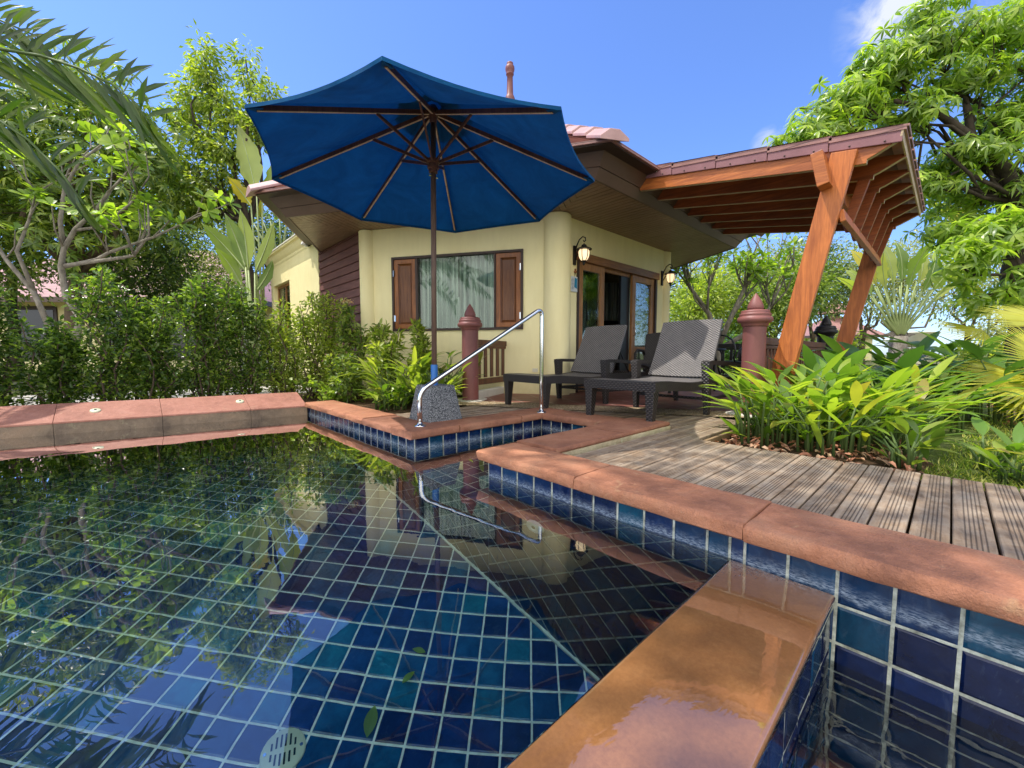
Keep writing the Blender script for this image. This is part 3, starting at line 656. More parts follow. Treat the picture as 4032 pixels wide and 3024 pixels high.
# ------------------------------------------------------------------ pool
WZ = -0.085
def clip_poly(P, lim):
    for ax_, lo, hi in ((0, lim[0], lim[1]), (1, lim[2], lim[3])):
        for sgn, bnd in ((1, lo), (-1, -hi)):
            out = []
            for i in range(len(P)):
                p, q = P[i], P[(i+1) % len(P)]; dp, dq = sgn*p[ax_]-bnd, sgn*q[ax_]-bnd
                if dp >= 0: out.append(p)
                if dp*dq < 0: t = dp/(dp-dq); out.append((p[0]+(q[0]-p[0])*t, p[1]+(q[1]-p[1])*t))
            P = out
            if len(P) < 3: return []
    return P
def tiles(mbt, mbg, o, e1, e2, s1, s2, lim, nn, diag=False, g=0.0085, off=(0,0)):
    """pillow tiles on a plane inside lim=(a0,a1,b0,b1); straight or laid diagonally"""
    o = Vector(o); e1 = Vector(e1); e2 = Vector(e2); nn = Vector(nn); a0, a1, b0, b1 = lim
    mbg.poly([o+e1*a0+e2*b0, o+e1*a1+e2*b0, o+e1*a1+e2*b1, o+e1*a0+e2*b1])
    g2 = g/2; inner = (a0+(g2 if not diag else 0.001), a1-(g2 if not diag else 0.001), b0+0.001, b1-0.001)
    def cells():
        if not diag:
            for i in range(int(math.floor(a0/s1)), int(math.ceil(a1/s1))):
                for j in range(int(math.floor(b0/s2)), int(math.ceil(b1/s2))):
                    yield [(i*s1+g2, j*s2+g2), ((i+1)*s1-g2, j*s2+g2), ((i+1)*s1-g2, (j+1)*s2-g2), (i*s1+g2, (j+1)*s2-g2)]
        else:
            N = int((abs(a1-a0)+abs(b1-b0))/s1)+3; c = math.sqrt(0.5)
            for i in range(-N, N):
                for j in range(-N, N):
                    u, v = (i+0.5)*s1, (j+0.5)*s1; cx, cy = (u-v)*c+off[0]+(a0+a1)/2, (u+v)*c+off[1]+(b0+b1)/2
                    if cx < a0-s1 or cx > a1+s1 or cy < b0-s1 or cy > b1+s1: continue
                    r = (s1/2-g2)/c; yield [(cx+r, cy), (cx, cy+r), (cx-r, cy), (cx, cy-r)]
    for P in cells():
        P = clip_poly(P, inner)
        if len(P) < 3: continue
        ar = abs(sum(P[i][0]*P[(i+1)%len(P)][1]-P[(i+1)%len(P)][0]*P[i][1] for i in range(len(P))))/2
        if ar < 0.0004: continue
        cx = sum(x for x, y in P)/len(P); cy = sum(y for x, y in P)/len(P); h = 0.0025+0.0012*random.random(); tx, ty = random.uniform(-.012,.012), random.uniform(-.012,.012)
        R0 = max(math.hypot(x-cx, y-cy) for x, y in P); k = 1-0.009/max(R0, 0.02); n = len(P)
        V = [o+e1*x+e2*y+nn*0.0004 for x, y in P] + [o+e1*(cx+(x-cx)*k)+e2*(cy+(y-cy)*k)+nn*(h+tx*(x-cx)+ty*(y-cy)) for x, y in P]
        mbt.add(V, [tuple(range(n, 2*n))]+[(i, (i+1)%n, (i+1)%n+n, i+n) for i in range(n)])
def tiled(name, specs, mt='tile', mg='grout'):
    t = MB(); g = MB()
    for s in specs: tiles(t, g, **s)
    r = struct(t.build(name, M[mt])); gr = g.build('grout', M[mg], r)
    return r
T, TZ = 0.12, 0.1145
def wall_spec(o, e1, nn, L, depth, first=0.0, straight=False):
    o = Vector(o)
    if straight: return [dict(o=o, e1=e1, e2=(0,0,-1), s1=T, s2=TZ, lim=(first, L, 0, depth), nn=nn)]
    return [dict(o=o, e1=e1, e2=(0,0,-1), s1=T, s2=TZ, lim=(first, L, 0, TZ), nn=nn), dict(o=o+Vector((0,0,-TZ)), e1=e1, e2=(0,0,-1), s1=T, s2=T, lim=(first, L, 0, depth-TZ), nn=nn, diag=True, off=(0.03,0.05))]
oR = (0,-1.054+T*2,0)
tiled('pool_wall', wall_spec(oR, (0,-1,0), (-1,0,0), 1.274, 1.5, 0.006) + wall_spec(oR, (0,-1,0), (-1,0,0), 3.45, 1.4, 1.274, True)
    + wall_spec((0,0,0), (0,1,0), (-1,0,0), 2.42, 1.36) + wall_spec((0,0,0), (1,0,0), (0,-1,0), 1.32, 0.62) + wall_spec((1.32,0,0), (0,-1,0), (-1,0,0), 0.82, 0.36) + wall_spec((1.32,-0.82,0), (-1,0,0), (0,1,0), 1.32, 0.62)
    + [dict(o=(0,0,-0.58), e1=(0,-1,0), e2=(0,0,-1), s1=T, s2=T, lim=(0,0.82,0,0.80), nn=(-1,0,0), diag=True), dict(o=(0.7,0,-0.30), e1=(0,-1,0), e2=(0,0,-1), s1=T, s2=T, lim=(0,0.82,0,0.28), nn=(-1,0,0)),
       dict(o=(0,-2.10,-0.13), e1=(-1,0,0), e2=(0,0,-1), s1=T, s2=T, lim=(0,4.2,0,1.36), nn=(0,1,0), diag=True), dict(o=(0,-2.364,-0.13), e1=(-1,0,0), e2=(0,0,-1), s1=T, s2=TZ, lim=(0,4.2,0,1.3), nn=(0,-1,0)),
       dict(o=(-4.2,2.9,0), e1=(0,-1,0), e2=(0,0,-1), s1=T, s2=TZ, lim=(0,7.3,0,1.6), nn=(1,0,0))])
fz = lambda y: -1.27+0.06*y
e2f = Vector((0,1,0.06)).normalized()
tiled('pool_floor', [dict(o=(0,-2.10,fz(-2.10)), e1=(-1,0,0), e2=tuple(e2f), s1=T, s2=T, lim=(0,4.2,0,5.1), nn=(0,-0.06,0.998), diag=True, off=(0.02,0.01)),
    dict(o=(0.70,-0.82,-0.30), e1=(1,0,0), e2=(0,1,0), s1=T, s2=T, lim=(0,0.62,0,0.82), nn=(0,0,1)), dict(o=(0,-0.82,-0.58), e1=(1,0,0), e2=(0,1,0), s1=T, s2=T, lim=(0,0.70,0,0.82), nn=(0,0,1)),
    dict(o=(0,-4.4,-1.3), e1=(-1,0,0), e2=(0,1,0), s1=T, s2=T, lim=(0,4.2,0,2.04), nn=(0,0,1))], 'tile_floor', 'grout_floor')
cb = MB(); cb.bar((-0.006,-2.1,fz(-2.1)+0.006),(-0.006,2.4,fz(2.4)+0.006),0.018,0.018); struct(cb.build('pool_corner_bead', M['grout_floor']))
# far wall of the pool: a sloping terracotta coping with a shallow shelf below the water
fw = lambda x: 2.33-0.128*x
def far_piece(x0, x1, mbt, mbf):
    g = 0.0012
    a, b = x0+g, x1-g
    mbf.prism([(a,fw(a),-0.11),(a,fw(a),0.006),(a,fw(a)+0.36,0.128),(a,fw(a)+0.41,0.09),(a,fw(a)+0.41,-0.11)], (b-a, fw(b)-fw(a), 0))
    mbt.prism([(a,fw(a)-0.006,0.007),(a,fw(a)-0.003,0.022),(a,fw(a)+0.365,0.149),(a,fw(a)+0.365,0.130)], (b-a, fw(b)-fw(a), 0))
top, face = MB(), MB()
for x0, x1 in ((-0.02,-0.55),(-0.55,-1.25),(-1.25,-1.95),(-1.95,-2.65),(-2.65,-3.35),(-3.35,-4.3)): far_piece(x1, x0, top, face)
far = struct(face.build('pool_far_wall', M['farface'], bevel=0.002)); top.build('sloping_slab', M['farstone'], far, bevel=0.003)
sh = MB(); sh.prism([(-4.25,fw(-4.25)-0.34,-0.112),(0.0,fw(0)-0.34,-0.112),(0.0,fw(0)+0.1,-0.112),(-4.25,fw(-4.25)+0.1,-0.112)], (0,0,-1.1))
sh.build('underwater_shelf', M['farface'], far)
# coping slabs
cp = MB(); cq = MB()
def slab(x0, x1, y0, y1, mb=None, z=0.058, th=0.056, ends=''):
    mb = mb or random.choice((cp, cp, cq)); g = 0.0014
    nx = max(2, int((x1-x0)/0.05)); ny = max(2, int((y1-y0)/0.05))
    dz = random.uniform(-0.003, 0.003); tx, ty = random.uniform(-.004,.004), random.uniform(-.004,.004)
    # rounded slab built as a closed loft with slightly uneven edges
    def edge(n, a, b): return [a+(b-a)*i/n for i in range(n+1)]
    ring = [(x, y0+g) for x in edge(nx, x0+g, x1-g)[:-1]] + [(x1-g, y) for y in edge(ny, y0+g, y1-g)[:-1]] + [(x, y1-g) for x in edge(nx, x1-g, x0+g)[:-1]] + [(x0+g, y) for y in edge(ny, y1-g, y0+g)[:-1]]
    cx, cy = (x0+x1)/2, (y0+y1)/2; V = []; F = []; n = len(ring)
    for (ins, zz) in ((0.012, z-th), (0.003, z-th+0.008), (0.0, z-0.020), (0.003, z-0.008), (0.012, z)):
        for (x, y) in ring:
            w = random.uniform(-0.0034, 0.0034)+0.003*math.sin(19*x+13*y+zz*40)
            long_y = (y1-y0) > (x1-x0)
            ix, iy = (ins, 0.12*ins) if long_y else (0.12*ins, ins)
            if ends == 'both': ix = iy = ins
            sx = 1-(ix+w)/max(0.02, (x1-x0)/2); sy = 1-(iy+w*0.3)/max(0.02, (y1-y0)/2)
            V.append((cx+(x-cx)*sx, cy+(y-cy)*sy, zz+dz+tx*(x-cx)+ty*(y-cy)))
    for k in range(4):
        for i in range(n): F.append((k*n+i, k*n+(i+1)%n, (k+1)*n+(i+1)%n, (k+1)*n+i))
    F.append(tuple(range(4*n, 5*n))); F.append(tuple(range(n))[::-1])
    mb.add(V, F)
for a, b in ((-1.46,-0.77),(-2.14,-1.46),(-2.95,-2.14),(-3.7,-2.95),(-4.4,-3.7)): slab(-0.05, 0.262, a, b, cp)
slab(0.264, 0.95, -1.10, -0.77, cq, 0.074, 0.034); slab(0.95, 1.60, -1.10, -0.77, cq, 0.074, 0.034); slab(1.27, 1.60, -0.77, -0.05, cq)
for a, b in ((-0.05,0.36),(0.36,1.02),(1.02,1.60)): slab(a, b, -0.05, 0.262, cq)
for a, b in ((0.262,0.78),(0.78,1.5),(1.5,2.32)): slab(-0.05, 0.272, a, b, cq if b < 1 else cp)
struct(cp.build('pool_coping', M['coping'], smooth='auto')); struct(cq.build('pool_coping', M['coping2'], smooth='auto'))
mo = MB(); mo.box((0.935,-0.945,0.021),(1.33,0.316,0.040)); mo.box((0.262,-2.75,0.010),(0.022,3.3,0.058)); struct(mo.build('coping_mortar', M['mortar']))
# submerged spill-over ledge between the pool and the lower basin
lg = MB()
for a, b in ((-4.2,-0.003),): lg.box(((a+b)/2,-2.232,-0.1015),(b-a-0.0012,0.285,0.034))
struct(lg.build('pool_ledge', M['ledge'], bevel=0.012, seg=3, smooth='auto'))
# water
def water_sheet(name, polys, z, mat):
    mb = MB()
    for p in polys: mb.poly([(x,y,z) for x,y in p])
    o = struct(mb.build(name, M[mat])); me = o.data
    if me.polygons[0].normal.z < 0: me.flip_normals()
    return o
water_sheet('pool_water', [[(-4.2,-2.093),(-0.0025,-2.093),(-0.0025,-0.8175),(1.3175,-0.8175),(1.3175,-0.0025),(-0.0025,-0.0025),(-0.0025,fw(0)-0.001),(-4.2,fw(-4.2)-0.001)]], WZ, 'water')
water_sheet('basin_water', [[(-4.2,-4.4),(-0.003,-4.4),(-0.003,-2.369),(-4.2,-2.369)]], -0.285, 'water2')

# small fittings of the pool
def drain(loc, r, label, tilt=0.1):
    t = thing('floor_drain', label, 'drain', loc, 'round drain grilles on the pool floor')
    ax = Matrix.Rotation(math.atan(0.06), 3, 'X') @ Matrix.Rotation(R_(-20), 3, 'Z')
    mb = MB(); mb.lathe([(r*0.2,0.010),(r*0.9,0.010),(r,0.004),(r,-0.004)], loc, 28, ax); mb.build('grille_plate', M['abs'], t, 'auto')
    sl = MB()
    for i, (dx, l) in enumerate(((-0.52,0.5),(-0.31,0.78),(-0.10,0.86),(0.10,0.86),(0.31,0.78),(0.52,0.5))):
        for sgn in (-1,1):
            p = ax @ Vector((dx*r, sgn*l*r*0.48, 0.0115)); sl.box(p+Vector(loc), (0.085*r, l*r*0.62, 0.002), ax)
    sl.build('slots', M['grating'], t)
    for dx in (-0.8,0.8):
        sc = MB(); sc.lathe([(0.006,0.0),(0.006,0.013)], ax @ Vector((dx*r,0,0))+Vector(loc), 8, ax); sc.build('screw', M['steel'], t)
drain((-1.11,-0.99,fz(-0.99)+0.006), 0.074, 'round cream drain grille on the pool floor, the large one nearest the bottom edge')
drain((-1.13,1.42,fz(1.42)+0.006), 0.074, 'round cream drain grille far down the pool floor, under the reflected hedge')
def disc(loc, label):
    t = thing('pool_light', label, 'pool light', loc, 'round lights on the sloping pool wall')
    ax = Matrix.Rotation(math.atan(0.345), 3, 'X') @ Matrix.Identity(3)
    mb = MB(); mb.lathe([(0.0,0.012),(0.030,0.012),(0.036,0.008),(0.038,0.0),(0.038,-0.02)], loc, 24, ax); mb.build('cap_disc', M['abs'], t, 'auto')
    s = MB(); s.lathe([(0.009,0.010),(0.009,0.0145),(0.004,0.015)], loc, 10, ax); s.build('centre_screw', M['grating'], t)
def on_slope(x, d): return (x, fw(x)+d, 0.024+d*0.345)
disc(on_slope(-1.70,0.17), 'small round cream disc set in the sloping pool wall, left one'); disc(on_slope(-0.61,0.19), 'small round cream disc set in the sloping pool wall, right one by its end')
def ring(loc, label):
    t = thing('water_inlet', label, 'pool inlet', loc, 'ring inlets on the shelf below the far wall')
    mb = MB(); R0, r0 = 0.062, 0.010
    mb.lathe([(R0+r0*math.cos(a), r0*math.sin(a)+0.012) for a in [2*PI*k/10 for k in range(11)]], loc, 28)
    mb.build('ring', M['abs'], t, True)
    m2 = MB(); m2.lathe([(0.0,0.004),(0.052,0.004),(0.052,0.0)], loc, 24); m2.build('inner_plate', M['farface'], t)
ring((-1.66,fw(-1.66)-0.17,-0.111), 'pale ring inlet just under water below the left disc'); ring((-0.6,fw(-0.6)-0.16,-0.111), 'pale ring inlet just under water below the right disc')
t = thing('wall_inlet', 'round white jet fitting on the right pool wall under water', 'pool inlet', (0,-1.19,-0.51))
axm = Matrix.Rotation(-PI/2, 3, 'Y')
mb = MB(); mb.lathe([(0.0,0.012),(0.022,0.012),(0.026,0.02),(0.05,0.016),(0.058,0.006),(0.058,0.0)], (-0.004,-1.19,-0.51), 28, axm); mb.build('flange', M['whiteplastic'], t, 'auto')
mb = MB(); mb.lathe([(0.0,0.018),(0.010,0.020),(0.014,0.016)], (-0.004,-1.19,-0.51), 16, axm); mb.build('nozzle', M['grating'], t, True)
for (x, y, L, rz, lab) in ((-0.86,-1.13,0.12,0.9,'largest fallen leaf sunk on the dark pool floor near the big drain'), (-0.66,-1.03,0.07,0.2,'small curled leaf sunk on the pool floor, middle of three'), (-0.51,-0.97,0.065,2.2,'small fallen leaf sunk on the pool floor, nearest the right wall')):
    mb = MB(); blade(mb, (x,y,fz(y)+0.012), (math.cos(rz),math.sin(rz),0.12), (0,0,1), L, L*0.42, 0.5, 6, 0.15)
    tag(mb.build('sunken_leaf', M['lf_hedge']), lab, 'leaf', 'leaves sunk on the pool floor')

# ------------------------------------------------------------------ decks and terrace
DZ = 0.035
L1x = lambda y: 1.15+(1.1-y)*1.3/2.45
pitch, pw = 0.096, 0.089
dk = MB()
def plank(x0, x1, y):
    if x1-x0 < 0.05: return
    cuts = [x0]
    if x1-x0 > 1.6 and random.random() < 0.3: cuts.append(x0+(x1-x0)*random.uniform(.35,.65))
    cuts.append(x1)
    for a, b in zip(cuts[:-1], cuts[1:]):
        j = random.uniform(-.0025,.0025)
        dk.box(((a+b)/2, y+random.uniform(-.001,.001), DZ-0.0125+j), (b-a-0.003, pw, 0.025), Matrix.Rotation(random.uniform(-.0012,.0012),3,'Z') @ Matrix.Rotation(random.uniform(-.01,.01),3,'X'))
k = -46
while True:
    y = (k+0.5)*pitch; k += 1
    if y > 0.95: break
    if y < -1.46: plank(0.266, 1.28+random.uniform(-.006,.006), y)
    elif y < -1.12: plank(0.266, min(L1x(y)+0.06, 2.32), y)
    elif y < 0.25: plank(1.606, L1x(y)+0.06, y)
    elif y > 0.29: plank(0.279, L1x(y)+0.06, y)
deck = struct(dk.build('deck', M['deck'], bevel=0.003, seg=1))
db = MB(); db.box((1.80,-1.468,-0.035),(1.02,0.022,0.115)); db.box((1.268,-2.9,-0.06),(0.022,2.8,0.12)); db.box((2.30,-1.30,-0.035),(0.03,0.33,0.115))
db.build('deck_edge_board', M['deckside'], deck, bevel=0.003)
jb = MB(); jb.box((1.62,-1.482,-0.03),(0.05,0.012,0.05)); jb.build('joist_bracket', M['black'], deck)
a_, b_ = (1.10,1.20), (2.47,-1.385); nx_, ny_ = 0.884, 0.468
a2, b2 = (a_[0]+.40*nx_, a_[1]+.40*ny_), (b_[0]+.42*nx_, b_[1]+.42*ny_)
sheet('pebble_strip', [[a_, b_, (2.95,-1.385), b2, a2]], 0.043, 'pebble')
sheet('terrace', [[b2, (2.95,-1.385), (6.35,-1.385), (6.35,1.2), (2.82,1.2), (2.36,1.86), (1.62,1.52), a2]], 0.045, 'terrace')
sk = MB(); sk.box((4.6,-1.40,-0.02),(3.5,0.03,0.13)); sk.box((6.365,-0.1,-0.02),(0.03,2.6,0.13)); struct(sk.build('terrace_edge', M['white']))
# ------------------------------------------------------------------ the pavilion
HC = (4.3, 3.66); A = Vector((2.80,1.062,0)); B = Vector((1.197,3.598,0)); ZS = 2.443
house = thing('pavilion_house', 'yellow hexagonal pool villa with brown eaves, window with wooden shutters and sliding doors', 'house', (4.3,3.66,0))
def rect_wall(mb, O, u, n, s0, s1, z0, z1, t0, t1):
    O = Vector(O); u = Vector(u); n = Vector(n)
    mb.prism([O+u*s0+n*t0+Vector((0,0,z0)), O+u*s1+n*t0+Vector((0,0,z0)), O+u*s1+n*t0+Vector((0,0,z1)), O+u*s0+n*t0+Vector((0,0,z1))], n*(t1-t0))
wu = (B-A).normalized(); wn = Vector((wu.y,-wu.x,0)); wn = wn if wn.dot(Vector((1,1,0))) > 0 else -wn   # into the house
WW = lambda s, t, z: A + wu*s + wn*t + Vector((0,0,z))
mb = MB()   # wall with the window
rect_wall(mb, A, wu, wn, 0.0, 0.494, 0.0, ZS, 0.0, 0.16); rect_wall(mb, A, wu, wn, 2.494, 3.0, 0.0, ZS, 0.0, 0.16)
rect_wall(mb, A, wu, wn, 0.494, 2.494, 0.0, 0.935, 0.0, 0.16); rect_wall(mb, A, wu, wn, 0.494, 2.494, 2.018, ZS, 0.0, 0.16)
mb.build('wall', M['wall'], house)
mb = MB(); du, dn = Vector((1,0,0)), Vector((0,1,0)); D0 = Vector((2.8,1.062,0))
rect_wall(mb, D0, du, dn, 0.0, 0.37, 0.0, ZS, 0.0, 0.16); rect_wall(mb, D0, du, dn, 2.64, 3.0, 0.0, ZS, 0.0, 0.16); rect_wall(mb, D0, du, dn, 0.37, 2.64, 2.01, ZS, 0.0, 0.16)
mb.build('wall', M['wall'], house)
hexp = lambda a, k, z: (HC[0]+a/math.cos(PI/6)*math.cos(k*PI/3), HC[1]+a/math.cos(PI/6)*math.sin(k*PI/3), z)
mb = MB()
for k in (5, 0, 1): mb.prism([hexp(2.598,k,0.0), hexp(2.598,k+1,0.0), hexp(2.45,k+1,0.0), hexp(2.45,k,0.0)], (0,0,ZS))
mb.prism([(1.2,5.3,0),(2.8,6.26,0),(2.87,6.13,0),(1.3,5.2,0)], (0,0,ZS))
mb.build('wall', M['wall'], house)
for (c, r) in (((2.83,1.13),0.185), ((1.27,3.56),0.125), ((5.78,1.12),0.125)):
    mb = MB(); mb.lathe([(r,0.0),(r,ZS-0.012),(r-0.012,ZS-0.002)], (c[0],c[1],0), 40); mb.build('column', M['wall'], house, 'auto')
# timber wall
mb = MB(); z = 0.05; i = 0
while z < ZS-0.01:
    h = min(0.128, ZS-0.004-z)
    mb.prism([(1.15,3.62,z),(1.172,3.62,z+h),(1.22,3.62,z+h),(1.22,3.62,z)], (0,1.78,0)); z += h+0.0025; i += 1
mb.build('timber_wall', M['shiplap'], house)
mb = MB(); mb.box((1.23,4.5,1.2),(0.02,1.76,2.4)); mb.build('wall_backing', M['darkframe'], house)
mb = MB(); mb.box((3.2,4.5,0.02),(0.1,0.1,0.02))
# soffit boards: perpendicular to each eave, mitred at the hips
ap0, ap1 = 2.42, 3.535
sb = MB(); gv = MB()
for k in range(6):
    a = k*PI/3+PI/6; n = Vector((math.cos(a), math.sin(a), 0)); u = Vector((-n.y, n.x, 0)); half = ap1*math.tan(PI/6); w = 0.085; x = -half
    c0 = Vector((HC[0],HC[1],ZS))
    while x < half:
        x1 = min(x+w, half); xm0, xm1 = x+0.005, x1-0.005
        def lo(t): return max(ap0, abs(t)/math.tan(PI/6))
        pts = [(xm0, lo(xm0)), (xm1, lo(xm1)), (xm1, ap1), (xm0, ap1)]
        if min(ap1-lo(xm0), ap1-lo(xm1)) > 0.004:
            P = [c0+u*s+n*t for s, t in pts]; sb.prism(P, (0,0,0.014))
        x += w
so = sb.build('soffit', M['soffit'], house)
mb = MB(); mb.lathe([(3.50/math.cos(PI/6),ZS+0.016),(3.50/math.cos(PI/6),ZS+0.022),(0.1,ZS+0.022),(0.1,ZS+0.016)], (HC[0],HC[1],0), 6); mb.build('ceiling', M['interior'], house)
def hexring(mb, prof):
    V = []; F = []; n = len(prof)
    for d, z in prof:
        for k in range(6): V.append(hexp(2.598+0.935+d, k, z))
    for i in range(n):
        for k in range(6): F.append((i*6+k, i*6+(k+1)%6, ((i+1)%n)*6+(k+1)%6, ((i+1)%n)*6+k))
    mb.add(V, F)
mb = MB(); hexring(mb, [(0.004,ZS-0.008),(0.03,ZS-0.010),(0.098,2.528),(0.075,2.545),(0.0,ZS+0.01)]); mb.build('fascia', M['fascia'], house)
mb = MB(); hexring(mb, [(0.088,2.534),(0.106,2.532),(0.205,2.645),(0.19,2.655),(0.08,2.56)]); mb.build('fascia', M['fascia'], house)
# roof: stepped courses of flat tiles
AP = 5.15; r0 = 2.598+0.935+0.33; zr = 2.668; n = 30; V = MB(); prof = []
for i in range(n):
    t0, t1 = i/n, (i+1)/n
    prof += [(r0*(1-t0)+0.02*(1-t0), zr+(AP-zr)*t0+0.014), (r0*(1-t1)+0.004, zr+(AP-zr)*t1+0.002)]
V.lathe([(x/math.cos(PI/6), z) for x, z in [(r0-0.02,zr-0.016),(r0+0.02,zr-0.016)]+prof], (HC[0],HC[1],0), 6)
roof = V.build('roof', M['roof'], house)
mb = MB(); hexring(mb, [(0.20,2.640),(0.325,2.640),(0.325,2.650),(0.20,2.652)]); mb.build('tile_batten', M['darkframe'], roof)
for k in range(6):
    mb = MB(); a = k*PI/3; d = Vector((math.cos(a), math.sin(a), 0)); s = Vector((-d.y, d.x, 0)); Rr = (r0+0.07)/math.cos(PI/6); N = 12
    pk = lambda q: Vector((HC[0],HC[1],0)) + d*Rr*(1-q) + Vector((0,0,zr-0.035+(AP-zr+0.035)*q))
    for i in range(N):
        q0, q1 = i/N, (i+1)/N-0.003; p, e = pk(q0), pk(q1)
        lift = Vector((0,0,0.022))
        pr = [(-0.15,-0.03),(-0.15,0.0),(-0.05,0.075),(0.05,0.075),(0.15,0.0),(0.15,-0.03)]
        V0 = [p+s*x+Vector((0,0,z))+lift for x, z in pr]; V1 = [e+s*x*0.95+Vector((0,0,z)) for x, z in pr]
        mb.add(V0+V1, [tuple(range(6))[::-1], tuple(range(6,12))]+[(j,(j+1)%6,(j+1)%6+6,j+6) for j in range(6)])
    mb.build('ridge_cap', M['ridge'], roof, bevel=0.006)
mb = MB(); mb.lathe([(0.20,5.0),(0.19,5.22),(0.12,5.34),(0.095,5.5),(0.10,5.62),(0.085,5.66),(0.066,5.70),(0.060,5.9),(0.056,6.06),(0.075,6.07),(0.078,6.085),(0.065,6.10),(0.085,6.14),(0.092,6.18),(0.088,6.22),(0.07,6.245),(0.06,6.255),(0.064,6.27),(0.064,6.29),(0.045,6.305),(0.0,6.31)], (HC[0],HC[1],0), 28)
mb.build('finial', M['maroon'], roof, True)
# window with panelled shutters
fr = MB(); wz0, wz1 = 0.935, 2.018; f = 0.034
for s0, s1, z0, z1 in ((0.494,0.494+f,wz0,wz1),(2.494-f,2.494,wz0,wz1),(0.494+f,2.494-f,wz0,wz0+f),(0.494+f,2.494-f,wz1-f,wz1),(0.884,0.910,wz0+f,wz1-f),(2.070,2.108,wz0+f,wz1-f)):
    rect_wall(fr, A, wu, wn, s0, s1, z0, z1, -0.028, 0.055)
win = fr.build('window', M['darkframe'], house, bevel=0.003)
mb = MB(); rect_wall(mb, A, wu, wn, 0.911, 2.069, wz0+f+0.001, wz1-f-0.001, 0.012, 0.016); mb.build('pane', M['glass'], win)
def curtain(P0, P1, z0, z1, folds, amp, name, parent):
    P0 = Vector(P0); P1 = Vector(P1); d = P1-P0; nrm = Vector((-d.y,d.x,0)).normalized(); N = folds*8; rows = []
    ph = [random.uniform(0.6,1.3) for _ in range(folds+1)]
    for z, k in ((z0,1.15),(z0+(z1-z0)*.5,1.0),(z1-0.06,0.8),(z1,0.7)):
        r = []
        for i in range(N+1):
            t = i/N; a = math.sin(2*PI*t*folds+0.4*math.sin(t*9))*amp*ph[int(t*folds)]*k; p = P0+d*t+nrm*a; r.append((p.x,p.y,z))
        rows.append(r)
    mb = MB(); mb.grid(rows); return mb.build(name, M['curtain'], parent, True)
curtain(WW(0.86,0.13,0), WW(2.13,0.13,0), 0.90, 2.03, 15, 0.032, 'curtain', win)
mb = MB(); mb.tube([WW(1.47,0.085,2.0), WW(1.472,0.085,1.42)], 0.007, 8); mb.build('curtain_wand', M['darkframe'], win)
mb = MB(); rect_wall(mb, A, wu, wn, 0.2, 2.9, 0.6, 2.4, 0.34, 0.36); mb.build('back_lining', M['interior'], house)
def shutter(s0, s1, hinge):
    z0, z1 = wz0+f+0.004, wz1-f-0.004; mb = MB(); b = 0.062
    for a, c, e, g in ((s0,s0+b,z0,z1),(s1-b,s1,z0,z1),(s0+b,s1-b,z0,z0+b),(s0+b,s1-b,z1-b,z1)): rect_wall(mb, A, wu, wn, a, c, e, g, -0.012, 0.03)
    o = mb.build('shutter', M['shutter'], win, bevel=0.004)
    p = MB(); a, c, e, g = s0+b, s1-b, z0+b, z1-b; q = 0.03
    O = [WW(a,0.002,e),WW(c,0.002,e),WW(c,0.002,g),WW(a,0.002,g)]; I0 = [WW(a+q*.5,0.014,e+q*.5),WW(c-q*.5,0.014,e+q*.5),WW(c-q*.5,0.014,g-q*.5),WW(a+q*.5,0.014,g-q*.5)]
    I1 = [WW(a+q,0.002,e+q),WW(c-q,0.002,e+q),WW(c-q,0.002,g-q),WW(a+q,0.002,g-q)]
    p.add(O+I0+I1, [(i,(i+1)%4,(i+1)%4+4,i+4) for i in range(4)]+[(i+4,(i+1)%4+4,(i+1)%4+8,i+8) for i in range(4)]+[(8,9,10,11)])
    p.build('shutter_panel', M['shutterpanel'], win)
    for zz in (z0+0.15, z1-0.2):
        h = MB(); h.box(WW(hinge,-0.022,zz), (0.02,0.02,0.09)); h.tube([WW(hinge,-0.033,zz-0.045), WW(hinge,-0.033,zz+0.045)], 0.008, 8); h.build('hinge', M['steel'], win)
shutter(0.530, 0.882, 0.531); shutter(2.110, 2.458, 2.457)
# sliding doors
yd = 1.062; mb = MB()
def dbox(m, x0, x1, y0, y1, z0, z1): m.box(((x0+x1)/2,(y0+y1)/2,(z0+z1)/2),(x1-x0,y1-y0,z1-z0))
dbox(mb, 3.14, 5.47, yd-0.035, yd+0.05, 1.90, 2.014)
dl = mb.build('door_frame', M['lintel'], house, bevel=0.004)
for a_, c_ in ((3.172,3.215),(5.385,5.438)):
    mb = MB(); dbox(mb, a_, c_, yd-0.015, yd+0.12, 0.05, 1.898); mb.build('door_jamb', M['darkframe'], dl, bevel=0.003)
mb = MB(); dbox(mb, 3.85, 4.62, yd+0.05, yd+0.10, 1.85, 1.898); mb.build('track_rail', M['doorwood'], dl)
def dpanel(x0, x1, y, handle):
    m = MB(); b = 0.105
    dbox(m, x0, x0+b, y, y+0.045, 0.06, 1.896); dbox(m, x1-b, x1, y, y+0.045, 0.06, 1.896)
    for z0, z1 in ((1.79,1.896),(0.635,0.72),(0.06,0.18)): dbox(m, x0+b, x1-b, y+0.001, y+0.044, z0, z1)
    o = m.build('door_panel', M['doorwood'], dl, bevel=0.004)
    for z0, z1 in ((0.722,1.788),(0.182,0.633)):
        g = MB(); dbox(g, x0+b+0.001, x1-b-0.001, y+0.02, y+0.025, z0, z1); g.build('pane', M['glass'], dl)
    if handle:
        h = MB(); h.tube([(handle,y,1.03),(handle,y-0.035,1.03),(handle,y-0.035,0.90),(handle,y,0.90)], 0.007, 8); h.build('door_handle', M['steel'], dl, True)
dpanel(3.225, 3.86, yd+0.012, None); dpanel(4.66, 5.375, yd+0.012, 4.71)
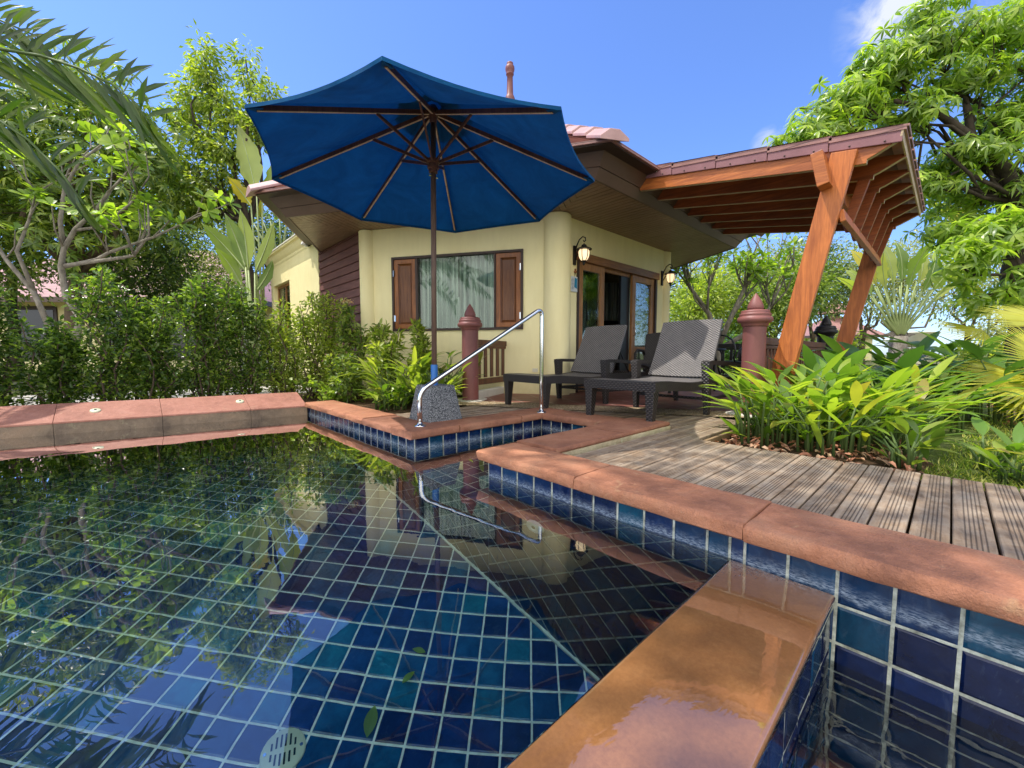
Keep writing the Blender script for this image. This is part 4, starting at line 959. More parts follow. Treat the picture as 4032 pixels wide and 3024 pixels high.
mb = MB(); dbox(mb, 4.40, 4.655, yd+0.065, yd+0.11, 0.06, 1.85); mb.build('dark_sliding_leaf', M['black'], dl, bevel=0.003)
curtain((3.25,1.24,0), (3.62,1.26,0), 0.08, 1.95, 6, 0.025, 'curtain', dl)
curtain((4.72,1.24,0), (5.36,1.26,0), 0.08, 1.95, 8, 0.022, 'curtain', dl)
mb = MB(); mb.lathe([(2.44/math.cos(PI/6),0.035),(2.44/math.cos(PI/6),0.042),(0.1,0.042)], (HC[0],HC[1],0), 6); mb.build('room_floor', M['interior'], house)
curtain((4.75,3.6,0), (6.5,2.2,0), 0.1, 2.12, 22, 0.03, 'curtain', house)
t = thing('television', 'black flat screen seen through the open sliding door', 'television', (5.42,2.0,0.78))
mb = MB(); mb.box((5.42,2.0,1.06),(0.62,0.04,0.36), Matrix.Rotation(-0.35,3,'Z')); mb.build('screen', M['tv'], t, bevel=0.006)
mb = MB(); mb.box((5.42,2.0,0.82),(0.06,0.03,0.13)); mb.box((5.42,2.0,0.765),(0.3,0.18,0.02)); mb.build('stand', M['black'], t)
t = thing('sideboard', 'low dark cabinet under the black television screen', 'cabinet', (5.5,2.1,0.04)); mb = MB(); mb.box((5.5,2.08,0.41),(1.0,0.42,0.66)); mb.build('carcass', M['darkframe'], t, bevel=0.006); mb = MB(); mb.box((5.5,2.08,0.747),(1.06,0.46,0.016)); mb.build('top', M['shutter'], t)
mb = MB(); mb.prism([(1.60,1.43,0.0),(2.36,1.80,0.0),(2.40,1.72,0.0),(1.64,1.35,0.0)], (0,0,0.14)); mb.build('plinth_curb', M['white'], house, bevel=0.01)
mb = MB(); mb.box(WW(0.322,-0.012,0.375),(0.075,0.028,0.05), Matrix.Rotation(R_(122.3),3,'Z'))
tag(mb.build('power_outlet', M['cream'], None, bevel=0.004), 'small cream power outlet box low on the yellow wall behind the loungers', 'outlet')

# wall lamps
def wall_lamp(x, z, label, s=1.0):
    loc = (x, 1.06, z); t = thing('wall_lamp', label, 'lamp', loc, 'black carriage lamps beside the sliding doors')
    P = lambda a, b, c: (x+a*s, 1.06-b*s, z+c*s)
    m = MB(); m.box(P(0,0.012,0.0),(0.055*s,0.024*s,0.26*s)); m.build('back_plate', M['bronze'], t, bevel=0.008)
    cx = P(0.0,0.17,0)
    m = MB(); m.tube([P(0,0.02,0.03),P(0,0.045,0.12),P(0,0.09,0.195),P(0,0.145,0.225),P(0,0.19,0.205),P(0,0.195,0.165),P(0,0.17,0.155),P(0,0.16,0.175)], 0.0085*s, 8); m.tube([P(0,0.02,-0.06),P(0,0.07,0.02),P(0,0.13,0.05)], 0.007*s, 6); m.build('scroll_arm', M['bronze'], t, True)
    m = MB(); m.lathe([(0.0,0.135),(0.008,0.13),(0.012,0.12),(0.03,0.112),(0.036,0.10),(0.036,0.088),(0.10,0.062),(0.108,0.05),(0.06,0.046)][::1] if s == 1 else [(r*s,q*s) for r,q in [(0.0,0.135),(0.008,0.13),(0.012,0.12),(0.03,0.112),(0.036,0.10),(0.036,0.088),(0.10,0.062),(0.108,0.05),(0.06,0.046)]], cx, 28); m.build('lamp_cap', M['bronze'], t, 'auto')
    m = MB(); m.lathe([(r*s,q*s) for r,q in [(0.06,0.046),(0.072,0.03),(0.074,0.0),(0.068,-0.04),(0.054,-0.075),(0.034,-0.098)]], cx, 28); m.build('lamp_glass', M['lampglass'], t, True)
    m = MB()
    for k in range(6):
        a = 2*PI*k/6+0.3; m.tube([(cx[0]+r*s*math.cos(a), cx[1]+r*s*math.sin(a), cx[2]+q*s) for r,q in [(0.076,0.046),(0.078,0.0),(0.071,-0.042),(0.057,-0.078),(0.036,-0.1)]], 0.005*s, 6)
    m.lathe([(r*s,q*s) for r,q in [(0.036,-0.096),(0.04,-0.105),(0.022,-0.115),(0.014,-0.13),(0.02,-0.14),(0.012,-0.15),(0.0,-0.165)]], cx, 16); m.build('lamp_cage', M['bronze'], t, True)
wall_lamp(3.10, 1.95, 'lit black lantern on the wall left of the sliding doors, above the notice'); wall_lamp(5.60, 1.95, 'lit black lantern right of the sliding doors by the far column')
t = thing('notice_sign', 'white and blue notice hung on the yellow wall left of the sliding doors', 'sign', (3.095,1.045,1.46))
mb = MB(); mb.box((3.095,1.048,1.56),(0.135,0.012,0.21)); mb.build('notice_board', M['paper'], t, bevel=0.004)
mb = MB(); mb.prism([(3.09,1.0405,1.52),(3.15,1.0405,1.50),(3.15,1.0405,1.64),(3.10,1.0405,1.645)], (0,-0.0012,0)); mb.build('blue_block', M['notblue'], t)
mb = MB()
for i in range(9): mb.box((3.055,1.0408,1.635-i*0.018),(0.044 if i%3 else 0.032,0.0012,0.006))
mb.build('text_lines', M['ink'], t)
mb = MB(); mb.tube([(3.095,1.045,1.665),(3.118,1.05,1.735),(3.145,1.045,1.665)], 0.003, 6); mb.build('cord', M['darkframe'], t)
mb = MB(); mb.lathe([(0.0,1.775),(0.012,1.77),(0.014,1.758),(0.009,1.75),(0.02,1.74),(0.022,1.725),(0.012,1.712),(0.0,1.71)], (3.118,1.045,0), 16); mb.build('wooden_knob', M['shutter'], t, True)

# ------------------------------------------------------------------ annex with parapet
an = thing('annex_building', 'low flat-roofed yellow annex with white cornice left of the timber wall', 'building', (1.15,7.0,0))
mb = MB(); dbox(mb, 1.15, 1.35, 5.40, 7.27, 0, 2.66); dbox(mb, 1.15, 1.35, 8.61, 8.82, 0, 2.66); dbox(mb, 1.15, 1.35, 7.27, 8.61, 2.20, 2.66); dbox(mb, 1.15, 1.35, 7.27, 8.61, 0, 0.9); dbox(mb, 1.35, 4.2, 8.6, 8.82, 0, 2.66)
mb.build('wall', M['wall'], an)
mb = MB(); prof = [(1.15,2.62),(1.135,2.65),(1.13,2.69),(1.095,2.73),(1.06,2.79),(1.05,2.83),(1.0,2.84),(1.0,2.875),(1.4,2.875),(1.4,2.62)]
mb.prism([(x,5.9,z) for x, z in prof], (0,3.03,0)); mb.build('cornice', M['wall'], an)
mb = MB(); dbox(mb, 0.985, 1.42, 5.88, 8.96, 2.876, 2.90); mb.build('parapet_cap', M['white'], an)
mb = MB(); dbox(mb, 1.36, 4.2, 5.6, 8.6, 2.5, 2.56); mb.build('roof_slab', M['white'], an)
fr = MB()
for a in ((1.24,1.28,7.28,7.33,0.9,2.19),(1.24,1.28,8.55,8.60,0.9,2.19),(1.24,1.28,7.33,8.55,2.14,2.19),(1.24,1.28,7.92,7.96,0.9,2.14)): dbox(fr, *a)
wf = fr.build('window', M['doorwood'], an); g = MB(); dbox(g, 1.258, 1.262, 7.33, 8.55, 0.9, 2.14); g.build('pane', M['glass'], wf); g = MB(); dbox(g, 1.33, 1.345, 7.27, 8.61, 0.9, 2.2); g.build('dark_backing', M['interior'], wf)  # near-black sheet closes the window behind the pane
t = thing('floodlight', 'small white floodlight on the end of the annex cornice', 'light', (1.1,5.84,2.64))
mb = MB(); mb.box((1.06,5.83,2.66),(0.11,0.09,0.08), Matrix.Rotation(0.4,3,'Y')); mb.build('housing', M['whiteplastic'], t, bevel=0.008); mb = MB(); mb.tube([(1.15,5.82,2.64),(1.10,5.80,2.62),(1.07,5.79,2.65)], 0.012, 6); mb.build('bracket', M['black'], t)
# ------------------------------------------------------------------ pergola
pg = thing('pergola', 'orange timber pergola with maroon tile edge on two leaning posts over the terrace', 'pergola', (4.3,-1.5,0))
zb = lambda y: 2.499+0.178*y
zt = lambda y: 2.738+0.176*y
RX = [3.04+0.425*i for i in range(7)]
yz = lambda X, pts: [(X, y, z) for y, z in pts]
for X in RX:
    tail = [(0.03,zb(0.03)),(-1.95,zb(-1.95)),(-2.005,2.146),(-2.008,2.178)]
    for i in range(9):
        t = i/8; tail.append((-2.02-0.19*t, 2.183+0.085*(t*t*(3-2*t))+0.006*math.sin(2*PI*t)))
    tail += [(-2.21,zb(-2.21)+0.185),(0.03,zb(0.03)+0.165)]
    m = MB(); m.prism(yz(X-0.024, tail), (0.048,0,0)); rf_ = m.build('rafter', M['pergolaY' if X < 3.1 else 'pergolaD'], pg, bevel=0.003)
    m = MB(); m.grid([[(X-0.0225,y,z-0.0016),(X+0.0225,y,z-0.0016)] for y, z in tail[:-2]]); m.build('pale_edge', M['paleedge'], rf_)
k_ = 0.981; sc_ = lambda p: ((p[0]+2.561)*k_-2.561, (p[1]-0.5995)*k_+0.5995)
post = [sc_(p) for p in ((-1.764,2.318),(-1.941,2.290),(-1.554,0.375),(-1.443,0.712))]
foot = [(-1.60,1.30),(-1.41,0.52),(-1.36,-0.05),(-1.52,-0.05),(-1.58,0.40),(-1.72,1.25)]
for X in (2.953, 5.62):
    m = MB(); m.prism(yz(X, post), (0.058,0,0)); po = m.build('post', M['pergola'], pg, bevel=0.004)
    m = MB(); m.prism(yz(X+0.059, foot), (0.055,0,0)); m.build('post_foot', M['pergola'], po, bevel=0.004)
m = MB(); th = R_(-12.0); rr = Matrix.Rotation(th, 3, 'X'); m.box((4.26,-1.735,2.13),(2.92,0.085,0.285), rr); m.build('tie_beam', M['pergolaY'], pg, bevel=0.005)
m = MB(); m.box((4.31,-1.868,1.765),(2.6,0.04,0.10), rr); m.build('lower_beam', M['pergola'], pg, bevel=0.004)
for X in RX[1:6]+[RX[5]+0.38]:
    if X > 5.55: continue
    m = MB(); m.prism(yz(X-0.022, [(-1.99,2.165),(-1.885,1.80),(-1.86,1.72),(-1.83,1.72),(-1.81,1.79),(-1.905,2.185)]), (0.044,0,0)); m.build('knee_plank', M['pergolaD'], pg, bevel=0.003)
m = MB(); n = 5; ys = [0.10-2.315*i/n for i in range(n+1)]
for i in range(n):
    m.prism(yz(2.99, [(ys[i],zt(ys[i])-0.045),(ys[i],zt(ys[i])-0.004),(ys[i+1]-0.02,zt(ys[i+1])+0.008),(ys[i+1]-0.02,zt(ys[i+1])-0.03)]), (2.75,0,0))
m.build('tile_roof', M['roof'], pg)
for i in range(n):   # tile flaps hanging over the left edge
    y0, y1 = ys[i]-0.004, ys[i+1]+0.002; w0 = 0.006*(i%2)
    P = [(2.998,y0,zt(y0)-0.004+w0),(2.998,y1,zt(y1)+0.004+w0),(2.994,y1,zt(y1)-0.114),(2.994,y0,zt(y0)-0.118)]
    m = MB(); m.prism(P, (0.018,0,0)); m.add([(2.982,y0,zt(y0)+0.004),(2.982,y1,zt(y1)+0.012),(3.12,y1,zt(y1)+0.014),(3.12,y0,zt(y0)+0.006)], [(0,1,2,3)])
    fl = m.build('tile_flap', M['rooftile'], pg, bevel=0.005)
    for q in (0.3, 0.78):
        yy = y0+(y1-y0)*q; m = MB(); m.lathe([(0.008,0.0),(0.006,0.006),(0.0,0.008)], (2.995,yy,zt(yy)-0.094), 8, Matrix.Rotation(-PI/2,3,'Y')); m.build('nail', M['darkframe'], fl)
m = MB(); m.prism([(2.995,-2.222,zt(-2.222)-0.006),(5.72,-2.222,zt(-2.222)-0.006),(5.72,-2.212,zt(-2.212)-0.075),(2.995,-2.212,zt(-2.212)-0.075)], (0,0.014,0)); m.build('end_flap', M['paleedge'], pg, bevel=0.003)
m = MB()
for i in range(10): m.box((3.12+i*0.28,-2.225,zt(-2.225)+0.006),(0.24,0.05,0.018), Matrix.Rotation(0.17,3,'X'))
m.build('end_tile', M['roof'], pg)

# ------------------------------------------------------------------ parasol
H = Vector((0.4295,0.374,2.554)); ax = Vector((0.024,0.017,1)).normalized(); RR, dh, rot0 = 1.302, 0.541, 0.821+PI
e1 = Vector((0,1,0)).cross(ax).normalized(); e2 = ax.cross(e1)
um = thing('parasol', 'open navy blue market parasol on a wooden pole beside the pool handrail', 'parasol', (0.38,0.34,0.05))
def um_pt(a, r, d): return H + (e1*math.cos(a)+e2*math.sin(a))*r - ax*d
Vt = [um_pt(rot0+i*PI/4, RR, dh) for i in range(8)]
m = MB(); n = 10; mm = 8; VV = []; FF = []
for i in range(8):
    a, b = Vt[i], Vt[(i+1)%8]; top = H + ax*0.035
    rows = []
    for j in range(n+1):
        t = 0.05+0.95*j/n; row = []
        for q in range(mm+1):
            s = q/mm; bow = 4*s*(1-s)*t; p = (a*(1-s)+b*s); p = p + (H-ax*dh-p)*(0.035*bow) + ax*(-0.012*bow)
            row.append(top*(1-t) + p*t - ax*0.035*math.sin(PI*t)*4*s*(1-s) + ax*0.02*(1-t))
        rows.append(row)
    m.grid(rows)
    rim = rows[-1]; m.grid([rim, [p - ax*0.022 for p in rim]])
cnv = m.build('canopy', M['canvas'], um, True)
m = MB()
for i in range(8):
    a, b = H+(Vt[i]-H)*0.24, H+(Vt[(i+1)%8]-H)*0.24; m.grid([[H+ax*0.10]*2, [a+ax*0.05, b+ax*0.05]])
m.build('vent_cap', M['canvas'], cnv)
m = MB()
for i in range(8):
    p = H+(Vt[i]-H)*0.985 - ax*0.01; d = (Vt[i]-H).normalized(); s = d.cross(ax).normalized(); q = H+(Vt[i]-H)*0.93-ax*0.035
    m.add([Vt[i], q+s*0.035, q-s*0.035, Vt[i]-ax*0.022], [(0,1,3),(0,3,2),(3,1,2)])
m.build('corner_pocket', M['canvas'], cnv)
run = H - ax*0.43
for i in range(8):
    d = (Vt[i]-H); p0 = H + d*0.035 - ax*0.025; p1 = H + d*0.955 - ax*0.020
    m = MB(); m.bar(p0, p1, 0.015, 0.030, ax); rb = m.build('rib', M['umbwood'], um)
    dn = d.normalized(); un = dn.cross(dn.cross(ax)).normalized(); un = un if un.dot(ax) < 0 else -un
    m = MB(); m.bar(p0+un*0.0165, p1+un*0.0165, 0.0135, 0.003, ax); m.build('rib_edge', M['ribedge'], rb)
    at = H + d*0.37 - ax*0.04; rad = (at-run); rad = rad - ax*rad.dot(ax); rad.normalize()
    m = MB(); m.bar(run+rad*0.035+ax*0.01, at, 0.012, 0.022, ax); sb_ = m.build('strut', M['umbwood'], um)
base_um = Vector((0.38,0.338,0.10))
mrot = ax.to_track_quat('Z','X').to_matrix()
m = MB(); m.tube([base_um, base_um.lerp(H,0.5), H+ax*0.02], 0.0215, 20); m.build('pole', M['pole'], um, True)
m = MB(); m.lathe([(0.022,-0.11),(0.030,-0.10),(0.032,-0.06),(0.052,-0.05),(0.052,-0.015),(0.04,0.0),(0.03,0.02)], H, 24, mrot); m.build('hub', M['umbwood'], um, 'auto')
m = MB(); m.lathe([(0.0225,-0.075),(0.034,-0.07),(0.036,-0.045),(0.045,-0.04),(0.048,-0.02),(0.04,-0.012),(0.04,0.0),(0.05,0.006),(0.052,0.03),(0.036,0.036),(0.0225,0.038)], run, 24, mrot); m.build('runner', M['umbwood'], um, 'auto')
m = MB(); pp = run-ax*0.10; m.tube([pp-e1*0.04, pp+e1*0.04], 0.005, 8); m.build('locking_pin', M['steel'], um)
gb = thing('terrazzo_block', 'grey terrazzo block with blue pipe sleeve holding the parasol pole', 'stand', (0.415,0.375,0.035))
m = MB(); b, t_, h = 0.165, 0.115, 0.335; cx, cy = 0.415, 0.375
P = [(cx+sx*b, cy+sy*b, 0.036) for sx, sy in ((-1,-1),(1,-1),(1,1),(-1,1))] + [(cx+sx*t_, cy+sy*t_, 0.036+h-0.03) for sx, sy in ((-1,-1),(1,-1),(1,1),(-1,1))]
m.add(P, [(0,1,2,3),(4,5,6,7)]+[(i,(i+1)%4,(i+1)%4+4,i+4) for i in range(4)]); m.build('block', M['granite'], gb, bevel=0.012, smooth='auto')
m = MB(); sl0 = base_um+(H-base_um).normalized()*0.20; sl1 = base_um+(H-base_um).normalized()*0.41; m.tube([sl0, sl1], 0.0285, 24); m.build('pipe_sleeve', M['bluepipe'], gb, 'auto')

# ------------------------------------------------------------------ handrail
hr = thing('handrail', 'polished steel handrail slanting up beside the alcove steps', 'handrail', (0.12,0.126,0.058))
a0, a1 = Vector((0.12,0.126,0.058)), Vector((1.315,0.0,0.058))
pts = [a0, a0+Vector((0,0,0.16))]
c0, c1 = a0+Vector((0,0,0.262)), a1+Vector((0,0,0.955)); dd = (c1-c0).normalized()
def arc(c, din, dout, r, n=8):
    p0, p1 = c-din*r, c+dout*r; return [p0*(1-t)**2 + c*2*t*(1-t) + p1*t*t for t in [i/n for i in range(n+1)]]
pts += arc(c0, Vector((0,0,1)), dd, 0.075) + arc(c1, dd, Vector((0,0,-1)), 0.075) + [a1+Vector((0,0,0.3)), a1]
m = MB(); m.tube(pts, 0.0185, 20); m.build('rail', M['steel'], hr, True)
for p in (a0, a1):
    m = MB(); m.lathe([(0.045,0.0),(0.045,0.005),(0.04,0.010),(0.026,0.013),(0.022,0.022),(0.019,0.024)], p, 28); m.build('floor_flange', M['steel'], hr, True)

# ------------------------------------------------------------------ posts with pointed caps
def finial_post(loc, label, mat='maroon', s=1.0, group='posts with pointed caps'):
    t = thing('finial_post', label, 'post', loc, group); L = loc
    m = MB(); m.lathe([(0.098*s,0.0),(0.098*s,0.80*s),(0.100*s,0.845*s)], L, 36); m.build('shaft', M[mat], t, 'auto')
    m = MB(); m.lathe([(r*s,z*s) for r,z in [(0.104,0.835),(0.112,0.85),(0.115,0.868),(0.135,0.874),(0.146,0.888),(0.148,0.905),(0.143,0.922),(0.130,0.930),(0.128,0.936),(0.133,0.946),(0.132,0.956),(0.118,0.962),(0.120,0.972),(0.117,0.984),(0.10,0.99),(0.06,0.996)]], L, 40); m.build('cap', M[mat], t, True)
    m = MB(); m.lathe([(r*s,z*s) for r,z in [(0.058,0.992),(0.066,1.0),(0.069,1.016),(0.062,1.045),(0.046,1.08),(0.028,1.112),(0.013,1.136),(0.004,1.148),(0.0,1.15)]], L, 32); m.build('finial', M[mat], t, True)
    m = MB(); pr = []
    for k in range(20):
        a = 2*PI*k/20; r = 0.20*s*(1+0.12*math.sin(3*a+L[0])); pr.append((L[0]+r*math.cos(a), L[1]+r*math.sin(a), L[2]-0.005))
    m.prism(pr, (0,0,0.018)); m.build('footing', M['white'], t, bevel=0.006)
finial_post((1.53,1.36,0.04), 'maroon post with pointed cap in front of the shuttered window')
finial_post((2.70,-1.335,0.04), 'maroon post with pointed cap at the terrace corner right of the loungers', s=0.96)
finial_post((5.95,-1.30,0.04), 'blackish post with pointed cap behind the leaning pergola posts', 'darkpost', 0.97)
def balustrade(p, q, label, mat, n, zt_=0.735, zb_=0.25, group=None, w=0.05):
    p, q = Vector(p), Vector(q); t = thing('balustrade', label, 'balustrade', tuple(p), group); d = (q-p).normalized()
    U = lambda s, z: p + (q-p)*s + Vector((0,0,z))
    m = MB(); m.bar(U(0,zt_), U(1,zt_), 0.055, 0.07); m.bar(U(0.0,zt_-0.055), U(1,zt_-0.055), 0.035, 0.035); m.build('top_rail', M[mat], t, bevel=0.006)
    m = MB(); m.bar(U(0,zb_), U(1,zb_), 0.045, 0.075); m.build('bottom_rail', M[mat], t, bevel=0.005)
    L = (q-p).length
    for i in range(n):
        s = (i+0.6)/n; m = MB(); m.box(U(s,(zt_+zb_)/2), (w, 0.022, zt_-zb_-0.1), Matrix.Rotation(math.atan2(d.y,d.x),3,'Z')); m.build('slat', M[mat], t, bevel=0.003)
balustrade((1.63,1.40,0.0), (2.40,1.705,0.0), 'short brown wooden balustrade between the left maroon post and the window wall', 'balus', 5, 0.74, 0.25, w=0.062)
balustrade((2.80,-1.335,0.0), (5.85,-1.30,0.0), 'brown wooden balustrade along the terrace edge behind the leaning posts', 'balus', 26, 0.72, 0.2)
balustrade((6.25,-1.28,0.0), (6.25,1.1,0.0), 'black balustrade at the far end of the terrace', 'black', 17, 0.74, 0.2)

# ------------------------------------------------------------------ loungers
def lounger(loc, rz, label, back=63):
    t = thing('sun_lounger', label, 'sun lounger', (0,0,0), 'wicker sun loungers'); hw = 0.325
    prof = [(0.0,0.335),(0.10,0.338),(0.25,0.333),(0.45,0.318),(0.65,0.305),(0.85,0.305),(1.0,0.318),(1.15,0.330),(1.80,0.33)]
    # woven seat sheet
    rows = []
    for x, z in prof[:8]: rows.append([(x, y, z-0.006*(1-(y/hw)**2)) for y in [hw*(-1+2*i/10) for i in range(11)]])
    m = MB(); m.grid(rows); m.grid([[(x,y,z-0.02) for x,y,z in r] for r in rows]); m.build('seat', M['rattanseat'], t, True)
    for sgn in (-1, 1):
        y = sgn*hw; m = MB(); V = []
        for (xa, za), (xb, zb__) in zip(prof[:-1], prof[1:]): m.prism([(xa,y-0.018,za+0.003),(xb,y-0.018,zb__+0.003),(xb,y-0.018,zb__-0.075),(xa,y-0.018,za-0.075)], (0,0.036,0))
        m.build('side_rail', M['wicker'], t)
    m = MB(); m.box((0.018,0,0.298),(0.036,2*hw-0.036,0.078)); m.build('front_rail', M['wicker'], t, bevel=0.008)
    m = MB(); m.box((1.80,0,0.298),(0.036,2*hw-0.036,0.07)); m.build('rear_rail', M['wicker'], t, bevel=0.008)
    def leg(x, y, z1, w1, d1, w0, d0, dx=0.0):
        m = MB(); T_ = [(x+sx*d1/2, y+sy*w1/2, z1) for sx, sy in ((-1,-1),(1,-1),(1,1),(-1,1))]; B_ = [(x+dx+sx*d0/2, y+sy*w0/2, 0.0) for sx, sy in ((-1,-1),(1,-1),(1,1),(-1,1))]
        m.add(B_+T_, [(3,2,1,0),(4,5,6,7)]+[(i,(i+1)%4,(i+1)%4+4,i+4) for i in range(4)]); return m.build('leg', M['wicker'], t, bevel=0.006)
    for sgn in (-1, 1):
        leg(0.042, sgn*(hw-0.032), 0.30, 0.085, 0.085, 0.05, 0.05, -0.012)
        leg(0.88, sgn*(hw+0.035), 0.475, 0.075, 0.085, 0.042, 0.05, 0.02)
        leg(1.72, sgn*(hw+0.035), 0.42, 0.06, 0.065, 0.04, 0.045, 0.06)
        m = MB(); top = [(0.84,0.49),(0.90,0.497),(1.15,0.492),(1.40,0.475),(1.58,0.452),(1.70,0.425),(1.745,0.395)]
        for (xa, za), (xb, zb__) in zip(top[:-1], top[1:]): m.prism([(xa,sgn*(hw+0.035)-0.04,za),(xb,sgn*(hw+0.035)-0.04,zb__),(xb,sgn*(hw+0.035)-0.036,zb__-0.036),(xa,sgn*(hw+0.035)-0.036,za-0.036)], (0,0.076,0))
        m.build('armrest', M['wicker'], t)
        m = MB(); m.bar((0.91,sgn*(hw+0.03),0.145),(1.74,sgn*(hw+0.03),0.145),0.022,0.026); m.build('stretcher', M['wicker'], t)
    m = MB(); m.bar((0.905,-hw,0.145),(0.905,hw,0.145),0.022,0.026); m.build('stretcher', M['wicker'], t)
    # back rest, curved across its top
    bx, bz, Lb = 1.06, 0.335, 0.62; a = R_(back); dv = Vector((math.cos(a),0,math.sin(a))); nv = Vector((-math.sin(a),0,math.cos(a)))
    F_, B2 = [], []
    for i in range(13):
        s = i/12; r1, r2 = [], []
        for j in range(13):
            u = -1+2*j/12; l = Lb*s*(1+0.035*(1-u*u)); y = u*(hw-0.012)*(1-0.02*s)
            p = Vector((bx,0,bz)) + dv*l + Vector((0,y,0)) + nv*(0.018*(u*u)-0.012*math.sin(PI*s)); r1.append(p); r2.append(p-nv*0.028)
        F_.append(r1); B2.append(r2)
    m = MB(); m.grid(F_); m.grid(B2); m.grid([F_[-1],B2[-1]]); m.grid([F_[0],B2[0]]); m.grid([[r[0] for r in F_],[r[0] for r in B2]]); m.grid([[r[-1] for r in F_],[r[-1] for r in B2]])
    bk = m.build('backrest', M['rattanseat'], t, 'auto')
    for sgn in (-1, 1):
        m = MB(); m.tube([Vector((bx,0,bz))+dv*0.36-nv*0.03+Vector((0,sgn*0.25,0)), (1.52,sgn*0.25,0.27)], 0.009, 8); m.build('back_prop', M['black'], bk)
    t.location = loc; t.rotation_euler = (0,0,rz); return t
lounger((1.535,0.46,0.042), R_(-4), 'left wicker sun lounger, backrest fully in shade, foot end toward the steel handrail')
lounger((1.495,-0.685,0.042), R_(-1), 'right wicker sun lounger, its backrest and seat partly sunlit, beside the maroon corner post')

# ------------------------------------------------------------------ terrace furniture behind the loungers
def armchair(loc, rz, label):
    t = thing('armchair', label, 'chair', (0,0,0), 'dark terrace chairs'); m = MB(); m.box((0,0,0.38),(0.5,0.5,0.07)); m.build('seat', M['wicker'], t, bevel=0.01)
    rows = [[(0.24+0.12*s+0.05*(1-u*u), u*0.26, 0.40+0.46*s+0.03*(1-u*u)*s) for u in [-1+i/4 for i in range(9)]] for s in [i/6 for i in range(7)]]
    m = MB(); m.grid(rows); m.grid([[(x+0.03,y,z) for x,y,z in r] for r in rows]); m.build('backrest', M['wicker'], t, True)
    for sx in (-0.22,0.22):
        for sy in (-0.23,0.23): m = MB(); m.bar((sx,sy,0),(sx,sy,0.36),0.04,0.04,(0,1,0)); m.build('leg', M['black'], t)
    for sy in (-0.26,0.26): m = MB(); m.tube([(-0.22,sy,0.38),(-0.23,sy,0.56),(-0.1,sy,0.61),(0.2,sy,0.60),(0.27,sy,0.55)],0.022,8); m.build('armrest', M['wicker'], t, True)
    t.location = loc; t.rotation_euler = (0,0,rz)
def metal_chair(loc, rz, label):
    t = thing('metal_chair', label, 'chair', (0,0,0), 'black metal chairs'); m = MB(); m.lathe([(0.0,0.42),(0.22,0.42),(0.225,0.435),(0.21,0.45),(0.0,0.45)],(0,0,0),20); m.build('seat', M['black'], t, 'auto')
    m = MB(); m.tube([(0.2,-0.2,0.44)]+[(0.24,0.22*math.cos(a),0.60+0.22*math.sin(a)) for a in [PI*1.15-PI*1.3*i/10 for i in range(11)]]+[(0.2,0.2,0.44)],0.012,8); m.build('backrest', M['black'], t, True)
    for sy in (-0.22,0.22):
        m = MB(); m.tube([(0.2,sy,0.5)]+[(0.0+0.2*math.cos(a),sy,0.50+0.14*math.sin(a)) for a in [PI*i/8 for i in range(9)]]+[(-0.2,sy,0.44)],0.011,8); m.build('armrest', M['black'], t, True)
    for sx in (-0.17,0.17):
        for sy in (-0.17,0.17): m = MB(); m.tube([(sx*0.9,sy*0.9,0.42),(sx*1.25,sy*1.25,0.0)],0.012,6); m.build('leg', M['black'], t)
    t.location = loc; t.rotation_euler = (0,0,rz)
armchair((4.25,0.40,0.045), R_(15), 'dark wicker armchair half hidden behind the right lounger, in front of the doors')
metal_chair((4.95,-0.35,0.045), R_(170), 'black metal chair with looped arms seen left in the gap beside the maroon corner post'); metal_chair((5.35,-0.62,0.045), R_(190), 'black metal chair with looped arms seen right in the gap, nearest the maroon corner post')
t = thing('terrace_table', 'round dark table on the terrace behind the right lounger', 'table', (4.75,0.05,0.045))
m = MB(); m.lathe([(0.0,0.60),(0.40,0.60),(0.41,0.615),(0.40,0.63),(0.0,0.63)],(4.75,0.05,0.045),32); m.build('tabletop', M['black'], t, 'auto')
for k in range(4): a = PI/4+k*PI/2; m = MB(); m.tube([(4.75+0.1*math.cos(a),0.05+0.1*math.sin(a),0.65),(4.75+0.3*math.cos(a),0.05+0.3*math.sin(a),0.045)],0.016,8); m.build('leg', M['black'], t)

# ------------------------------------------------------------------ far garden: bowl planter, lantern, low wall, houses
bp = thing('bowl_planter', 'wide cream bowl planter on a square pedestal with white flower motif', 'planter', (15.46,-1.86,-0.03)); c = (15.46,-1.86,0)
m = MB(); m.lathe([(0.16,0.79),(0.20,0.79),(0.28,0.87),(0.38,1.02),(0.45,1.18),(0.47,1.20),(0.47,1.225),(0.44,1.225),(0.42,1.16),(0.3,1.0)], c, 36); m.build('bowl', M['cream'], bp, True)
rot = Matrix.Rotation(R_(17),3,'Z'); m = MB(); m.box((c[0],c[1],0.38),(0.42,0.42,0.80), rot); m.box((c[0],c[1],0.06),(0.56,0.56,0.16), rot); m.build('pedestal', M['cream'], bp, bevel=0.01)
mauve = mat_simple('mauve_panel', (0.42,0.30,0.33), (0.34,0.24,0.27), 6, 0.7); M['mauve'] = mauve
m = MB(); f_ = rot @ Vector((-1,0,0)); s_ = rot @ Vector((0,1,0)); pc = Vector((c[0],c[1],0.64))+f_*0.213
m.box(pc, (0.008,0.40,0.26), rot); m.build('panel', M['mauve'], bp)
m = MB()
for k in range(6):
    a = k*PI/3+0.3; q = pc+f_*0.006+s_*0.05*math.cos(a)+Vector((0,0,0.05*math.sin(a)-0.01)); m.lathe([(0.0,0.0),(0.036,0.0),(0.03,0.004),(0.0,0.004)], q, 10, rot @ Matrix.Rotation(-PI/2,3,'Y'))
m.build('flower_motif', M['whiteplastic'], bp)
